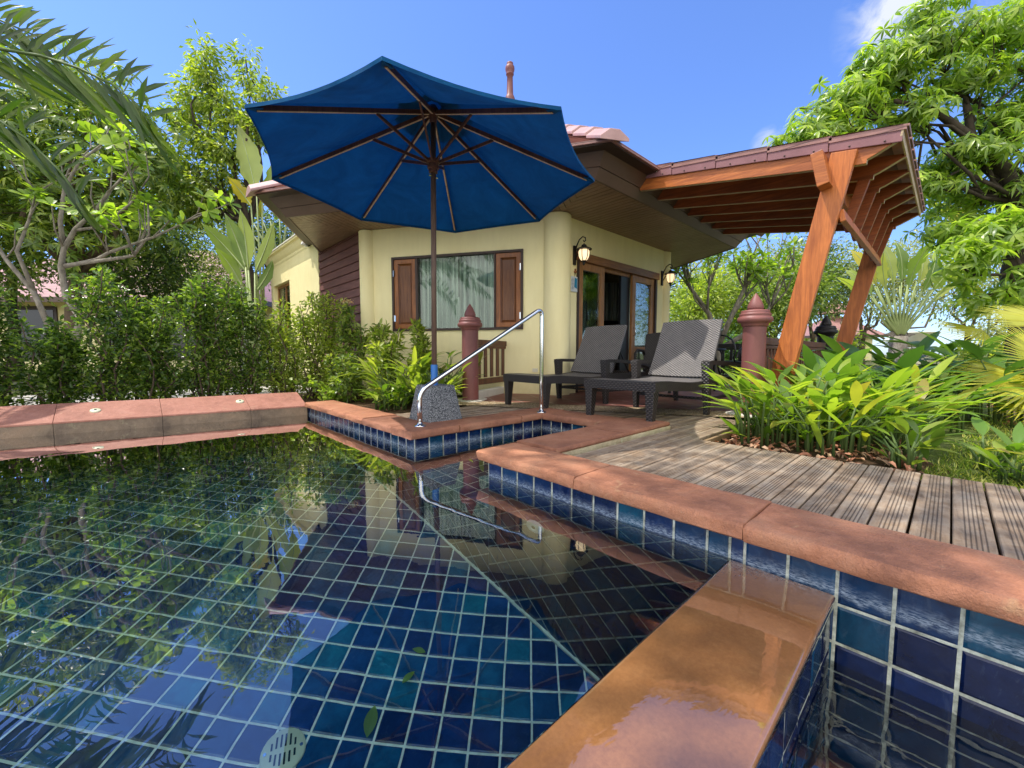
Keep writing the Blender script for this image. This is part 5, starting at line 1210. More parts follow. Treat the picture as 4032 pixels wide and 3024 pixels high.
ln = thing('garden_lantern', 'small white roofed lantern left of the cream bowl planter', 'lantern', (15.25,-1.42,-0.03)); c = (15.22,-1.40,0)
m = MB(); m.lathe([(0.30,0.95),(0.31,0.97),(0.10,1.16),(0.0,1.30)], c, 4); m.build('lantern_roof', M['whiteplastic'], ln); m = MB(); m.lathe([(0.22,0.78),(0.24,0.80),(0.2,0.93)], c, 4); m.build('lantern_head', M['white'], ln); m = MB(); m.box((c[0],c[1],0.36),(0.16,0.16,0.82)); m.build('lantern_post', M['white'], ln)
m = MB(); m.box((16.5,-3.6,0.22),(0.25,3.6,0.5), Matrix.Rotation(R_(12),3,'Z')); tag(m.build('garden_wall', M['cream'], None, bevel=0.02), 'low pale garden wall behind the ginger plants on the right', 'wall')
def hip_house(loc, rz, lx, ly, zw, zr, over, label, second=None, name='garden_house'):
    t = thing(name, label, 'house', loc); Rz = Matrix.Rotation(rz,3,'Z'); W_ = lambda x, y, z: tuple(Vector(loc)+Rz @ Vector((x,y,z)))
    m = MB(); m.box(W_(0,0,zw/2), (lx,ly,zw), Rz); m.build('wall', M['wall'], t)
    def roof(a, b, z0, z1, r):
        m = MB(); m.add([W_(-a,-b,z0),W_(a,-b,z0),W_(a,b,z0),W_(-a,b,z0),W_(-r,0,z1),W_(r,0,z1)], [(0,1,5,4),(1,2,5),(2,3,4,5),(3,0,4),(3,2,1,0)]); return m.build('roof', M['roof'], t)
    rf = roof(lx/2+over, ly/2+over, zw-0.12, zr, max(0.05, lx/2-ly/2))
    m = MB()
    for a, b, cx_, cy_ in ((lx+2*over+0.04,0.05,0,-(ly/2+over)),(lx+2*over+0.04,0.05,0,ly/2+over),(0.05,ly+2*over,-(lx/2+over),0),(0.05,ly+2*over,lx/2+over,0)): m.box(W_(cx_,cy_,zw-0.19), (a,b,0.16), Rz)
    m.build('fascia', M['fascia'], t)
    for x in second or (): 
        m = MB(); m.box(W_(x,-ly/2-0.01,zw*0.52), (1.5,0.06,zw*0.72), Rz); w_ = m.build('window', M['darkframe'], t); m = MB(); m.box(W_(x,-ly/2-0.045,zw*0.52), (1.3,0.01,zw*0.62), Rz); m.build('pane', M['tv'], w_)
    return t, roof
hip_house((-0.6,19.3,0.0), R_(-43), 10.5, 6.0, 2.45, 4.7, 0.9, 'neighbouring yellow house with pink tiled roof behind the hedge at left', (-3.4,-1.4,1.6,3.6))
t, roof = hip_house((39.0,3.9,0.0), R_(-43), 3.4, 3.4, 2.1, 3.75, 0.6, 'small house with two-tier red tiled roof far behind the terrace', (0.0,))
roof(1.05, 1.05, 3.72, 4.9, 0.05)
# ------------------------------------------------------------------ hedge shrubs along the far pool wall
def shrub(name, label, base, h, r, n, L, W, mat, group=None, cat='shrub', low=0.08, shape='d', stems=7, lean=(0,0)):
    t = thing(name, label, cat, base, group); b = np.array(base, float); st = MB(); lv = Leaves()
    Ps, Ds = [], []
    for i in range(stems):
        a = 2*PI*i/stems+random.random(); rr = r*(0.2+0.75*random.random()); top = b + np.array([rr*math.cos(a)+lean[0], rr*math.sin(a)+lean[1], h*(0.72+0.30*random.random())])
        if i == 0: top = b + np.array([lean[0], lean[1], h])
        foot = b + np.array([rr*0.3*math.cos(a), rr*0.3*math.sin(a), 0])
        pth = limb_tubes(st, foot, top, 0.012, 0.004, 6, 0.05, 5)
        m = n//stems; tt = low + (1-low)*rng.random(m)**0.85; k = np.minimum((tt*6).astype(int), 5); f = tt*6-k; pt = np.array(pth)
        p = pt[k]*(1-f)[:,None]+pt[k+1]*f[:,None]; d = rdir(m); d[:,2] *= 0.6
        wdt = r*0.62*(1-0.75*tt**2.2)[:,None]*(0.35+0.65*rng.random((m,1)))
        Ps.append(p+d*wdt); Ds.append(unit(d*0.8+rdir(m)*0.7+np.array([0,0,0.25])))
    P = np.concatenate(Ps); D = np.concatenate(Ds); k = len(P)
    lv.add(P, D, unit(rdir(k)*0.7+np.array([0,0,0.9])), L*(0.6+0.8*rng.random(k)), W*(0.7+0.6*rng.random(k)), 0.15, 0.2, shape)
    st.build('stem', M['bark_brown'], t, True); lv.build('foliage', M[mat], t); return t
hp = [(-3.05,3.96,1.45,'far left glossy hedge shrub cut by the photo edge'), (-2.45,3.86,1.28,'hedge shrub at the left, with a broad dark rounded top under the grey frangipani trunk'), (-2.0,3.85,0.98,'low hedge shrub with yellowish gaps, left of the tall dark one'), (-1.62,3.72,1.52,'tall dark hedge shrub above the left cap'),
      (-1.20,3.68,1.25,'hedge shrub with bright pale tips left of the tallest ones'), (-0.80,3.62,1.60,'tallest narrow hedge shrub left of the paddle leaf plant'), (-0.38,3.60,1.48,'narrow hedge shrub right below the paddle leaf plant'), (0.02,3.52,1.28,'airy hedge shrub with stems showing, third from the timber wall'), (0.40,3.44,1.42,'sunlit pale hedge shrub, second from the timber wall'), (0.72,3.62,1.50,'pale sunlit hedge shrub standing against the timber wall')]
for i, (x, y, h, lab) in enumerate(hp):
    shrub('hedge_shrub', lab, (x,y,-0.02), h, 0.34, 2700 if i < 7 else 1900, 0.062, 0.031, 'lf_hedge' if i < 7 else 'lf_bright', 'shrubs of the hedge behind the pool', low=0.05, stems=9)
for i, (x, y, h) in enumerate(((-2.75,4.25,1.1),(-1.35,4.1,1.15),(-0.55,4.05,1.2),(0.2,3.95,1.0))):
    shrub('hedge_shrub', ['second-row shrub behind the left end of the hedge','second-row shrub behind the middle of the hedge','second-row shrub behind the tallest hedge shrub','second-row shrub behind the airy right part of the hedge'][i], (x,y,-0.02), h, 0.36, 1300, 0.056, 0.026, 'lf_mid', 'second row of the hedge', stems=7)
# planting bed by the window
fl = shrub('ixora_shrub', 'tall thin shrub with a pale orange flower head in front of the timber wall', (0.78,2.95,-0.02), 1.28, 0.24, 900, 0.085, 0.034, 'lf_mid', low=0.25, shape='l', stems=4, lean=(-0.05,0.05))
m = Leaves(); c = np.repeat(np.array([[0.72,3.0,1.30]]), 60, 0)+rng.normal(size=(60,3))*np.array([0.04,0.04,0.012]); m.add(c, rdir(60), rdir(60), 0.03, 0.016); m.build('flower_head', M['flower'], fl)
shrub('leafy_shrub', 'slender shrub with pointed leaf tips against the left part of the yellow wall', (0.98,2.45,-0.02), 0.98, 0.22, 1000, 0.10, 0.034, 'lf_bright', low=0.12, shape='l', stems=6)
shrub('leafy_shrub', 'upright shrub with pointed tips just left of the parasol pole', (1.30,2.12,-0.02), 0.98, 0.17, 950, 0.09, 0.03, 'lf_bright', low=0.1, shape='l', stems=5)
shrub('leafy_shrub', 'low sprawling shrub at the foot of the timber wall', (0.62,2.72,-0.02), 0.6, 0.3, 1300, 0.065, 0.026, 'lf_mid', low=0.05, stems=6)
def broad_clump(name, label, base, n, h, L, W, mat, rad, cat='plant', arch=0.9, group=None, tilt=(0.1,0.75), bias=None, tear=0.0):
    t = thing(name, label, cat, base, group); bl = MB(); st = MB(); b = Vector(base)
    for i in range(n):
        a = random.uniform(0,2*PI) if bias is None else random.gauss(bias, 1.1); r = rad*math.sqrt(random.random()); f = b+Vector((r*math.cos(a),r*math.sin(a),0)); tl = random.uniform(*tilt); hh = h*random.uniform(0.45,1.0)
        a2 = a + random.uniform(-.7,.7); d = Vector((math.cos(a2)*math.sin(tl), math.sin(a2)*math.sin(tl), math.cos(tl))); top = f+d*hh
        st.tube([f, f+Vector((0,0,hh*0.5))*0.9+d*hh*0.08, top], [0.009,0.007,0.005], 5)
        if random.random() < 0.75:
            a4 = random.uniform(0, 2*PI); el = random.uniform(0.3,1.1)
            blade(bl, f+(top-f)*random.uniform(.15,.6), Vector((math.cos(a4)*math.cos(el), math.sin(a4)*math.cos(el), math.sin(el))), (0,0,1), L*random.uniform(.5,.95), W*random.uniform(.6,1.0), arch*random.uniform(.4,1.3), 6, random.uniform(.1,.3), tear)
        for q in range(2 if random.random() < 0.5 else 1):
            a3 = a2+random.uniform(-1.2,1.2); el = random.uniform(0.15,0.95); dd_ = Vector((math.cos(a3)*math.cos(el), math.sin(a3)*math.cos(el), math.sin(el)))
            blade(bl, top, dd_, (0,0,1) if el < 1.2 else (1,0,0), L*random.uniform(.7,1.15), W*random.uniform(.75,1.2), arch*random.uniform(.4,1.3), 7, random.uniform(.10,.3), tear)
    st.build('stalks', M['stem'], t, True); bl.build('leaves', M[mat], t, True); return t
broad_clump('spider_lily', 'clump of long arching strap leaves left of the parasol base', (1.02,2.05,-0.02), 80, 0.52, 0.38, 0.055, 'lf_bright', 0.26, arch=1.1)
broad_clump('ginger_plant', 'small leafy clump behind the parasol base', (1.05,1.45,-0.02), 44, 0.36, 0.26, 0.06, 'lf_bright', 0.2, arch=1.0)
broad_clump('ginger_plant', 'low leafy clump by the pool coping, left of the granite block', (0.68,1.72,-0.02), 46, 0.26, 0.22, 0.05, 'lf_ginger', 0.2, arch=1.0)
broad_clump('ginger_plant', 'leafy clump between the strap leaves and the maroon post', (1.35,1.72,-0.02), 44, 0.6, 0.26, 0.055, 'lf_mid', 0.18, arch=0.9)
t = thing('creeper', 'pale round-leaved creeper hanging over the right end of the sloping wall', 'creeper', (0.25,2.75,0.0)); mb = MB(); lv = Leaves()
for i in range(9):
    p = np.array([0.35+random.uniform(-.1,.35),2.75+random.uniform(-.2,.3),0.02]); q = p+np.array([random.uniform(-.45,.2),random.uniform(-.3,.1),random.uniform(.08,.28)]); pt = limb_tubes(mb, p, q, 0.004, 0.002, 5, 0.08, 4); pt = np.repeat(np.array(pt), 4, 0); k = len(pt)
    lv.add(pt, unit(rdir(k)+np.array([0,0,-.2])), unit(rdir(k)*.5+np.array([0,0,1])), 0.062, 0.05, 0.05, 0.1, 'o')
mb.build('stems', M['stem'], t); lv.build('leaves', M['lf_frangi'], t)

# ------------------------------------------------------------------ ginger and heliconia bed on the right
gp = [(1.80,-1.72,22,0.34,'ginger clump nearest the deck corner and the maroon post'), (2.12,-1.86,26,0.36,'ginger clump just right of the deck corner'), (1.78,-2.05,22,0.30,'front ginger clump overhanging the grooved deck'), (2.35,-1.78,26,0.42,'ginger clump in front of the first leaning post'),
      (2.45,-2.18,26,0.36,'bright ginger clump in the middle of the bed'), (2.1,-2.22,22,0.30,'front ginger clump right of the middle, by the deck edge'), (2.9,-2.05,26,0.42,'ginger clump with long light leaves at the back right of the bed'), (3.4,-2.45,14,0.40,'loose ginger clump leaning over the lawn'), (1.60,-2.42,9,0.2,'small dark-leaved ginger at the deck edge near the lawn'), (1.85,-2.72,8,0.16,'tiny ginger shoot alone on the lawn'), (1.62,-2.80,9,0.17,'small plant at the deck edge by the right photo edge')]
for i, (x, y, n, h, lab) in enumerate(gp):
    broad_clump('ginger_plant', lab, (x,y,-0.02), int(n*1.4), h*1.12, 0.31 if n > 12 else 0.20, 0.062 if n > 12 else 0.048, ('lf_ginger','lf_ginger2','lf_ginger','lf_ginger2')[i%4] if i != 8 else 'lf_mid', 0.24 if n > 12 else 0.07, arch=0.7, group='ginger plants of the right bed', tilt=(0.05,0.55))
hl = [(3.35,-1.9,0.48,'dark heliconia clump right of the first leaning post'), (3.95,-2.1,0.6,'dark heliconia clump in front of the second leaning post'), (4.5,-2.35,0.42,'dark heliconia clump below the bowl planter'), (4.3,-2.95,0.6,'dark heliconia clump behind the yellow fan palm'), (5.2,-2.5,0.75,'dark heliconia clump far back beside the fan palm')]
for x, y, h, lab in hl: broad_clump('heliconia_plant', lab, (x,y,-0.02), 30, h, 0.44, 0.12, 'lf_heli', 0.32, arch=0.8, group='dark heliconia behind the ginger', tilt=(0.05,0.5))
# leaf litter and grass
lv = Leaves(); n = 420; P = np.stack([rng.uniform(1.30,2.5,n), rng.uniform(-2.45,-1.5,n), np.full(n,-0.012)+rng.random(n)*0.03],1); lv.add(P, rdir(n)*np.array([1,1,.35]), unit(rdir(n)*.5+np.array([0,0,1])), 0.03+0.05*rng.random(n), 0.012+0.02*rng.random(n), 0.3, 0.5, 'l')
o = lv.build('leaf_litter', M['lf_dead'], None); tag(o, 'dry brown leaves littering the soil under the ginger plants', 'leaf litter'); o['kind'] = 'stuff'
lv = Leaves(); n = 700; P = np.stack([rng.uniform(4.2,7.5,n), rng.uniform(-4.6,-2.9,n), np.full(n,-0.016)],1); lv.add(P, rdir(n)*np.array([1,1,.3]), unit(rdir(n)*.5+np.array([0,0,1])), 0.06, 0.026, 0.3, 0.5, 'l')
o = lv.build('leaf_litter', M['lf_dead'], None); tag(o, 'reddish fallen leaves on the lawn under the big tree', 'leaf litter'); o['kind'] = 'stuff'
lv = Leaves(); n = 26000; u = rng.random(n); X = 1.3+7.5*u**1.7; Y = -2.35-0.1*X-rng.random(n)*(1.2+1.0*u)*1.9; P = np.stack([X,Y,np.full(n,-0.027)],1)
lv.add(P, unit(rdir(n)*np.array([.7,.7,.2])+np.array([0,0,.9])), rdir(n), 0.02+0.035*rng.random(n), 0.004, 0.0, 0.35, 'd'); o = lv.build('grass', M['lf_grass'], None); tag(o, 'short sunlit grass of the lawn right of the ginger bed', 'grass'); o['kind'] = 'stuff'
# fan palms at the right edge
fp = thing('fan_palm', 'yellow-green fan palm with pleated leaves at the right photo edge', 'palm', (4.3,-3.45,-0.03)); mb = MB(); st = MB()
for c, axd, up, r in (((4.02,-3.08,0.36),(-0.80,0.55,-0.06),(-.40,-.35,.80),0.66),((4.10,-3.15,0.50),(-.50,.62,.50),(-.62,-.2,.7),0.50),((4.1,-3.3,0.22),(-.90,.25,-.20),(-.3,0,.9),0.6),((4.5,-3.6,0.9),(.1,-.5,.8),(-.7,.3,.5),0.55),((4.6,-3.2,0.85),(.5,.6,.5),(-.5,-.5,.7),0.55)):
    fan_leaf(mb, c, axd, up, r, 34, 2.7, wid=1.25); st.tube([(4.3,-3.45,-0.02),((4.3+c[0])/2,(-3.45+c[1])/2,c[2]*0.7),c],[0.016,0.012,0.008],6)
mb.build('leaves', M['lf_yellow'], fp, False); st.build('petioles', M['petiole'], fp, True)
fp = thing('fan_palm', 'smaller yellow fan palm leaf sticking out behind the big trunk', 'palm', (7.6,-2.9,-0.03)); mb = MB(); st = MB()
for c, axd, up, r in (((7.15,-2.85,0.92),(-.75,.55,0.0),(-.4,-.3,.8),0.62),((7.4,-2.9,1.35),(-.5,.6,.5),(-.6,-.2,.7),0.5)): fan_leaf(mb, c, axd, up, r, 24, 1.9); st.tube([(7.6,-2.9,-0.02),c],[0.02,0.01],6)
mb.build('leaves', M['lf_yellow'], fp); st.build('petioles', M['petiole'], fp, True)

# ------------------------------------------------------------------ near palm at the upper left
pl = thing('feather_palm', 'feather palm with long drooping fronds hanging in from the upper left', 'palm', (-3.3,3.3,-0.03)); st = MB(); lv = Leaves()
cr = (-3.3,3.3,2.55)
frond(st, lv, [cr,(-2.75,2.85,2.72),(-2.33,2.6,2.78),(-2.03,2.32,2.83),(-1.81,2.11,2.78),(-1.61,1.92,2.69),(-1.44,1.76,2.58),(-1.32,1.63,2.44),(-1.25,1.55,2.28)], 44, 0.50, 0.040, 0.8, vertical=True)
frond(st, lv, [cr,(-2.7,2.65,2.45),(-2.22,2.32,2.35),(-2.04,2.13,2.25),(-1.9,1.99,2.12),(-1.74,1.82,1.89),(-1.63,1.70,1.66)], 36, 0.38, 0.036, 0.8, vertical=True)
frond(st, lv, [cr,(-2.9,3.1,2.9),(-2.4,2.95,3.2),(-2.1,2.74,3.25),(-1.85,2.5,3.1)], 30, 0.42, 0.04, 0.5, vertical=True)
for p in ([(-3.6,2.6,3.0),(-3.5,1.9,3.1),(-3.2,1.2,2.8),(-2.8,0.6,2.2)], [(-3.8,3.9,3.2),(-4.0,4.5,3.3),(-4.2,5.2,2.8)], [(-3.9,3.2,3.2),(-4.6,3.1,3.3),(-5.3,3.0,2.8)], [(-3.2,3.9,3.1),(-2.9,4.5,3.2),(-2.7,5.1,2.8)], [(-3.1,2.7,3.1),(-2.7,2.0,3.4),(-2.2,1.2,3.3),(-1.8,0.6,2.9)], [(-3.3,2.4,2.9),(-2.9,1.4,3.0),(-2.5,0.6,2.6)]): frond(st, lv, [cr]+p, 26, 0.5, 0.058, 0.5)
lv.build('leaflets', M['lf_palm'], pl); st.build('rachis', M['stem'], pl, True)
mb = MB(); mb.tube(jag((-3.3,3.3,-0.03),(-3.3,3.3,2.6),8,0.01), [0.10-0.03*i/8+0.008*(i%2) for i in range(9)], 12); mb.build('trunk', M['bark_grey'], pl, True)

# ------------------------------------------------------------------ frangipani trees
def frangipani(name, label, limbs, tips_extra, L, W, per, r0, group=None, mat='lf_frangi', twig=14, spread=0.5):
    t = thing(name, label, 'tree', limbs[0][0][0], group); mb = MB(); C_, A_ = [], []
    for pth, ra, rb in limbs:
        n = len(pth); mb.tube([tuple(np.array(p)+(rng.normal(size=3)*0.012 if 0 < i < n-1 else 0)) for i, p in enumerate(pth)], [ra+(rb-ra)*i/(n-1) for i in range(n)], 8)
        e = np.array(pth[-1]); d = unit(e-np.array(pth[-2])); C_.append(e); A_.append(d)
        for k in range(tips_extra):
            s = np.array(pth[random.randrange(max(1,n//2), n)]); dd_ = unit(d*0.6+rdir(1)[0]*0.8+np.array([0,0,.7])); l = spread*(0.5+random.random()); e2 = s+dd_*l*0.6; e3 = e2+unit(dd_+rdir(1)[0]*.5+np.array([0,0,.5]))*l*0.6
            mb.tube([s,e2,e3],[rb*1.05,rb*0.8,rb*0.6],6); C_.append(e3); A_.append(unit(e3-e2))
            if random.random() < 0.6:
                e4 = e2+unit(dd_+rdir(1)[0]*.9+np.array([0,0,.3]))*l*0.6; mb.tube([e2,e4],[rb*.75,rb*.55],6); C_.append(e4); A_.append(unit(e4-e2))
    mb.build('trunk', M['bark_grey'], t, True); lv = whorls(np.array(C_), np.array(A_), per, L, W, 0.45, 'o', 0.12, 0.28); lv.build('leaves', M[mat], t); return t
frangipani('frangipani_tree', 'frangipani with bare pale grey branches and bright spoon-shaped leaf tufts above the hedge', [
    ([(-2.05,6.6,-0.03),(-2.1,6.57,0.74),(-1.95,6.46,1.12),(-2.1,6.65,1.45),(-2.14,6.72,1.91),(-2.1,6.72,2.19),(-1.97,6.62,2.47),(-1.72,6.41,2.75),(-1.58,6.32,3.04),(-1.35,6.13,3.34)], 0.058, 0.013),
    ([(-2.14,6.72,1.91),(-1.75,6.4,2.05),(-1.61,6.25,2.15),(-1.09,5.79,2.38),(-0.78,5.52,2.56)], 0.034, 0.012), ([(-2.12,6.7,1.93),(-1.6,6.2,2.02),(-1.32,5.98,2.07),(-1.15,5.9,2.4),(-1.13,5.88,2.87)], 0.031, 0.011),
    ([(-2.1,6.72,2.19),(-2.12,6.75,2.6),(-2.05,6.7,3.1),(-1.85,6.5,3.5),(-1.6,6.35,3.75)], 0.034, 0.011), ([(-2.3,6.85,0.9),(-2.46,6.98,1.53),(-2.75,7.2,2.0),(-2.95,7.4,2.5),(-3.0,7.4,2.9)], 0.041, 0.012), ([(-2.46,6.98,1.53),(-2.6,7.0,2.1),(-2.45,6.95,2.6),(-2.35,6.9,3.0)], 0.031, 0.011),
    ([(-1.97,6.62,2.47),(-1.7,6.45,2.55),(-1.35,6.05,2.85),(-1.24,5.96,3.0)], 0.024, 0.010)], 5, 0.185, 0.085, 9, 0.08)
frangipani('frangipani_tree', 'leafy frangipani with tangled grey branches right of the far wall column', [
    ([(8.2,1.0,-0.03),(8.2,1.0,0.8),(8.0,1.2,1.5),(7.7,1.5,2.1),(7.5,1.6,2.6)], 0.09, 0.02), ([(8.2,1.0,0.8),(8.3,0.8,1.4),(8.45,0.6,2.0),(8.5,0.5,2.6)], 0.07, 0.02), ([(8.2,1.0,0.7),(8.6,0.5,1.1),(8.9,0.2,1.6),(9.0,0.0,2.2)], 0.06, 0.02), ([(8.0,1.2,1.5),(8.1,1.2,2.1),(8.0,1.0,2.7)], 0.034, 0.012), ([(8.2,1.0,0.6),(7.8,1.5,1.0),(7.4,2.0,1.4),(7.2,2.2,1.9)], 0.06, 0.02), ([(8.3,0.8,1.4),(8.9,0.7,1.9),(9.3,0.4,2.5)], 0.034, 0.012)], 9, 0.24, 0.075, 10, 0.08, spread=0.6)

# ------------------------------------------------------------------ paddle-leaved plants
def paddle(name, label, base, leaves, mat='lf_banana', fan=None):
    t = thing(name, label, 'plant', base); bl = MB(); st = MB(); b = Vector(base)
    for p0, tip, L, W, arch, tear in leaves:
        p0 = Vector(p0); tip = Vector(tip); d = (tip-p0).normalized(); side = d.cross(Vector((0.68,0.73,0.0))).normalized(); up = side.cross(d)
        st.tube([b, b.lerp(p0,0.5)+Vector((0,0,0.05)), p0], [0.035,0.024,0.014], 7); rows = blade(bl, p0, (d+up*0.2), up, L, W, arch, 16, 0.12, tear, 0.5)
        st.tube([r[1] for r in rows], [0.013*(1-i/len(rows))+0.003 for i in range(len(rows))], 5)
    st.build('stalks', M['petiole'], t, True); bl.build('leaves', M[mat], t, True); return t
paddle('bird_of_paradise', 'paddle-leaved plant with tall upright leaves behind the hedge', (0.05,5.15,-0.03), [((0.0,5.35,1.95),(-0.62,5.95,2.89),1.05,0.30,0.5,0.1),((0.0,5.33,2.0),(-0.26,5.61,2.9),0.98,0.28,0.3,0.08),((0.03,5.3,1.95),(-0.08,5.45,2.95),1.05,0.27,0.25,0.08),((0.1,5.2,1.9),(0.33,5.03,2.78),0.9,0.24,0.3,0.2),((-0.05,5.4,1.7),(-0.35,5.6,2.35),0.7,0.24,0.8,0.2),((0.1,5.2,1.6),(0.35,5.1,2.1),0.6,0.2,0.8,0.2)], 'lf_paddle')
def travellers(name, label, base, hub, n, spread, L, big, axis, mat='lf_banana', trunk_r=0.13, leaf=(0.9,0.38)):
    t = thing(name, label, 'palm', base); st = MB(); bl = MB(); b = Vector(base); h = Vector(hub); s = Vector(axis).normalized(); tr = MB()
    limb_tubes(tr, base, hub, trunk_r, trunk_r*0.9, 6, 0.01, 10)
    for k in range(n):
        q = -spread/2+spread*k/(n-1); d = (s*math.sin(q)+Vector((0,0,1))*math.cos(q)); l = L*(0.9+0.2*random.random()); p0 = h+s*math.sin(q)*0.10+Vector((0,0,0.06*math.cos(q))); y = (k%2-.5)*0.06; p0 = p0+s.cross(Vector((0,0,1)))*y
        e = p0+d*l; mid = p0+d*l*0.5; st.tube([p0,mid,e],[0.042,0.026,0.014],6)
        if big and (k % 2 == 0 or big > 1):
            up = Vector((0,0,1)) if abs(d.z) < .75 else s.cross(Vector((0,0,1)))*(1 if k%3 else -1); rows = blade(bl, e, d, up, leaf[0]*(0.8+0.4*random.random()), leaf[1], 1.0*random.uniform(.5,1.2), 16, 0.12, 0.45, 0.5); st.tube([r[1] for r in rows], 0.009, 5)
    m = MB()
    for k in range(9): a = random.uniform(-1.2,1.2); m.tube([h+Vector((0,0,-0.1)), h+s*math.sin(a)*0.35+Vector((0,0,0.25*math.cos(a)-0.1)), h+s*math.sin(a)*0.5+Vector((0,0,0.05))],[0.05,0.03,0.012],6)
    m.build('dry_sheath', M['bark_grey'], t, True); tr.build('trunk', M['bark_grey'], t, True); st.build('petioles', M['petiole'], t, True); bl.build('leaves', M[mat], t, True); return t
travellers('travellers_palm', 'travellers palm fan of pale stalks showing above the annex parapet', (1.55,9.6,-0.03), (1.55,9.5,2.75), 13, 1.9, 1.35, 1, (0.73,-0.68,0), leaf=(1.3,0.5))
paddle('banana_plant', 'large torn yellow and brown paddle leaf rising left of the parasol canopy', (1.0,9.15,-0.03), [((0.78,8.11,4.1),(0.45,8.52,5.76),1.75,0.62,0.25,0.35),((0.9,8.2,4.0),(1.18,7.99,5.0),1.1,0.5,0.5,0.4),((0.7,8.3,3.9),(0.35,8.7,4.6),0.8,0.4,0.9,0.5)])
travellers('travellers_palm', 'travellers palm with a fan of yellow-green stalks behind the leaning posts', (13.0,-1.62,-0.03), (13.0,-1.62,1.05), 21, 1.5, 1.25, 1, (0.73,-0.68,0), trunk_r=0.2, leaf=(1.1,0.42))
travellers('travellers_palm', 'hazy travellers palm leaves farther back, right of the yellow-green fan', (16.5,-4.2,-0.03), (16.5,-4.2,1.5), 11, 2.3, 2.0, 2, (0.73,-0.68,0), leaf=(2.0,0.7))

# ------------------------------------------------------------------ broadleaf trees
tree('broadleaf_tree', 'large dense tree with dark whorled leaves behind the palm fronds at far left', (-2.4,9.3,-0.03), (-2.1,9.3,2.2), [(-2.12,9.43,4.4,1.5),(-2.65,10.05,5.6,1.2),(-1.73,9.17,5.4,1.05),(-1.15,8.6,4.9,0.85),(-2.75,9.94,3.6,1.35),(-1.5,8.76,3.5,1.15),(-0.95,8.32,4.3,0.6),(-3.6,10.2,4.6,1.4),(-2.2,9.2,2.7,0.9)], 'lf_mid', 1700, 0, 0.185, 0.044, 0, 0.16, 'bark_brown', 45, whorl=9)
tree('slender_tree', 'tall open-crowned tree with two leafy spires left of the parasol', (0.75,8.95,-0.03), (0.75,8.9,3.6), [(0.17,9.8,7.55,0.28,1.5),(0.27,9.66,7.05,0.36),(0.01,9.86,6.67,0.4),(-0.22,10.02,6.13,0.34),(0.43,9.43,6.34,0.42),(0.89,9.13,7.5,0.22,1.9),(0.98,8.99,7.0,0.27),(1.24,8.7,6.56,0.36,0.7),(0.77,9.08,6.05,0.36),(0.07,9.69,5.59,0.5),(0.54,9.23,5.31,0.46),(1.08,8.77,5.8,0.36),(-0.19,9.86,4.86,0.5),(0.26,9.41,4.55,0.48),(-0.24,9.83,4.07,0.55),(-0.7,10.3,4.55,0.5),(-0.58,10.27,5.31,0.4)], 'lf_bright', 430, 26, 0.13, 0.052, 0.10, 0.10, 'bark_dark', 80, droop=0.6, inner=0.2)
tree('fine_leaved_tree', 'pale fine-leaved tree filling the gap between the dense tree and the house', (0.14,12.4,-0.03), (0.1,12.5,2.0), [(0.43,12.53,4.3,1.1),(-0.12,12.94,3.3,1.0),(0.66,12.18,3.0,0.85),(-0.3,13.2,5.1,0.85),(-0.9,12.6,3.9,0.9),(0.7,12.4,2.0,0.8),(-0.5,12.9,2.2,0.8)], 'lf_bright', 650, 22, 0.085, 0.036, 0.18, 0.09, 'bark_brown', 30)
tree('broadleaf_tree', 'dark leafy tree low behind the frangipani branches', (-1.0,11.2,-0.03), (-1.0,11.2,1.4), [(-1.0,11.2,2.6,0.9),(-0.3,10.8,2.2,0.7),(-1.8,11.6,2.9,0.9),(-0.7,11.0,3.5,0.7)], 'lf_dark', 420, 22, 0.11, 0.045, 0.17, 0.1, 'bark_dark', 20)
tree('broadleaf_tree', 'dark leafy tree seen between the parasol canopy and the annex parapet', (2.2,11.5,-0.03), (2.0,11.5,2.6), [(1.8,11.8,3.6,0.8),(1.4,12.3,4.6,0.8),(2.4,11.4,4.2,0.8)], 'lf_dark', 300, 20, 0.11, 0.045, 0.17, 0.1, 'bark_dark', 20)
tree('broadleaf_tree', 'mid green tree in front of the neighbouring pink roof, behind the frangipani trunks', (-3.4,12.0,-0.03), (-3.3,12.0,2.4), [(-3.4,12.0,3.9,1.1),(-2.5,11.5,4.4,0.9),(-4.4,12.6,3.8,1.2),(-3.0,11.8,2.9,0.6)], 'lf_mid', 430, 22, 0.12, 0.05, 0.18, 0.12, 'bark_dark', 30)
tree('broadleaf_tree', 'mid green tree hiding the left end of the neighbouring pink roof at the photo edge', (-4.0,10.2,-0.03), (-4.0,10.2,1.6), [(-3.9,10.0,2.5,0.8),(-3.2,9.9,2.2,0.6),(-4.8,10.4,2.6,0.9),(-3.5,10.2,3.2,0.7)], 'lf_mid', 420, 22, 0.10, 0.045, 0.16, 0.1, 'bark_dark', 25)
tree('broadleaf_tree', 'unseen broadleaf tree added beyond the right edge for the door glass to reflect', (13.5,-6.0,-0.03), (13.4,-6.0,1.5), [(13.4,-5.8,2.6,1.2),(14.2,-6.6,3.6,1.3),(12.8,-6.6,3.2,1.1),(13.2,-5.2,3.9,1.1)], 'lf_dark', 420, 22, 0.14, 0.06, 0.2, 0.14, 'bark_dark', 25)  # added out of view; its foliage covers sky mirrored in the sliding doors
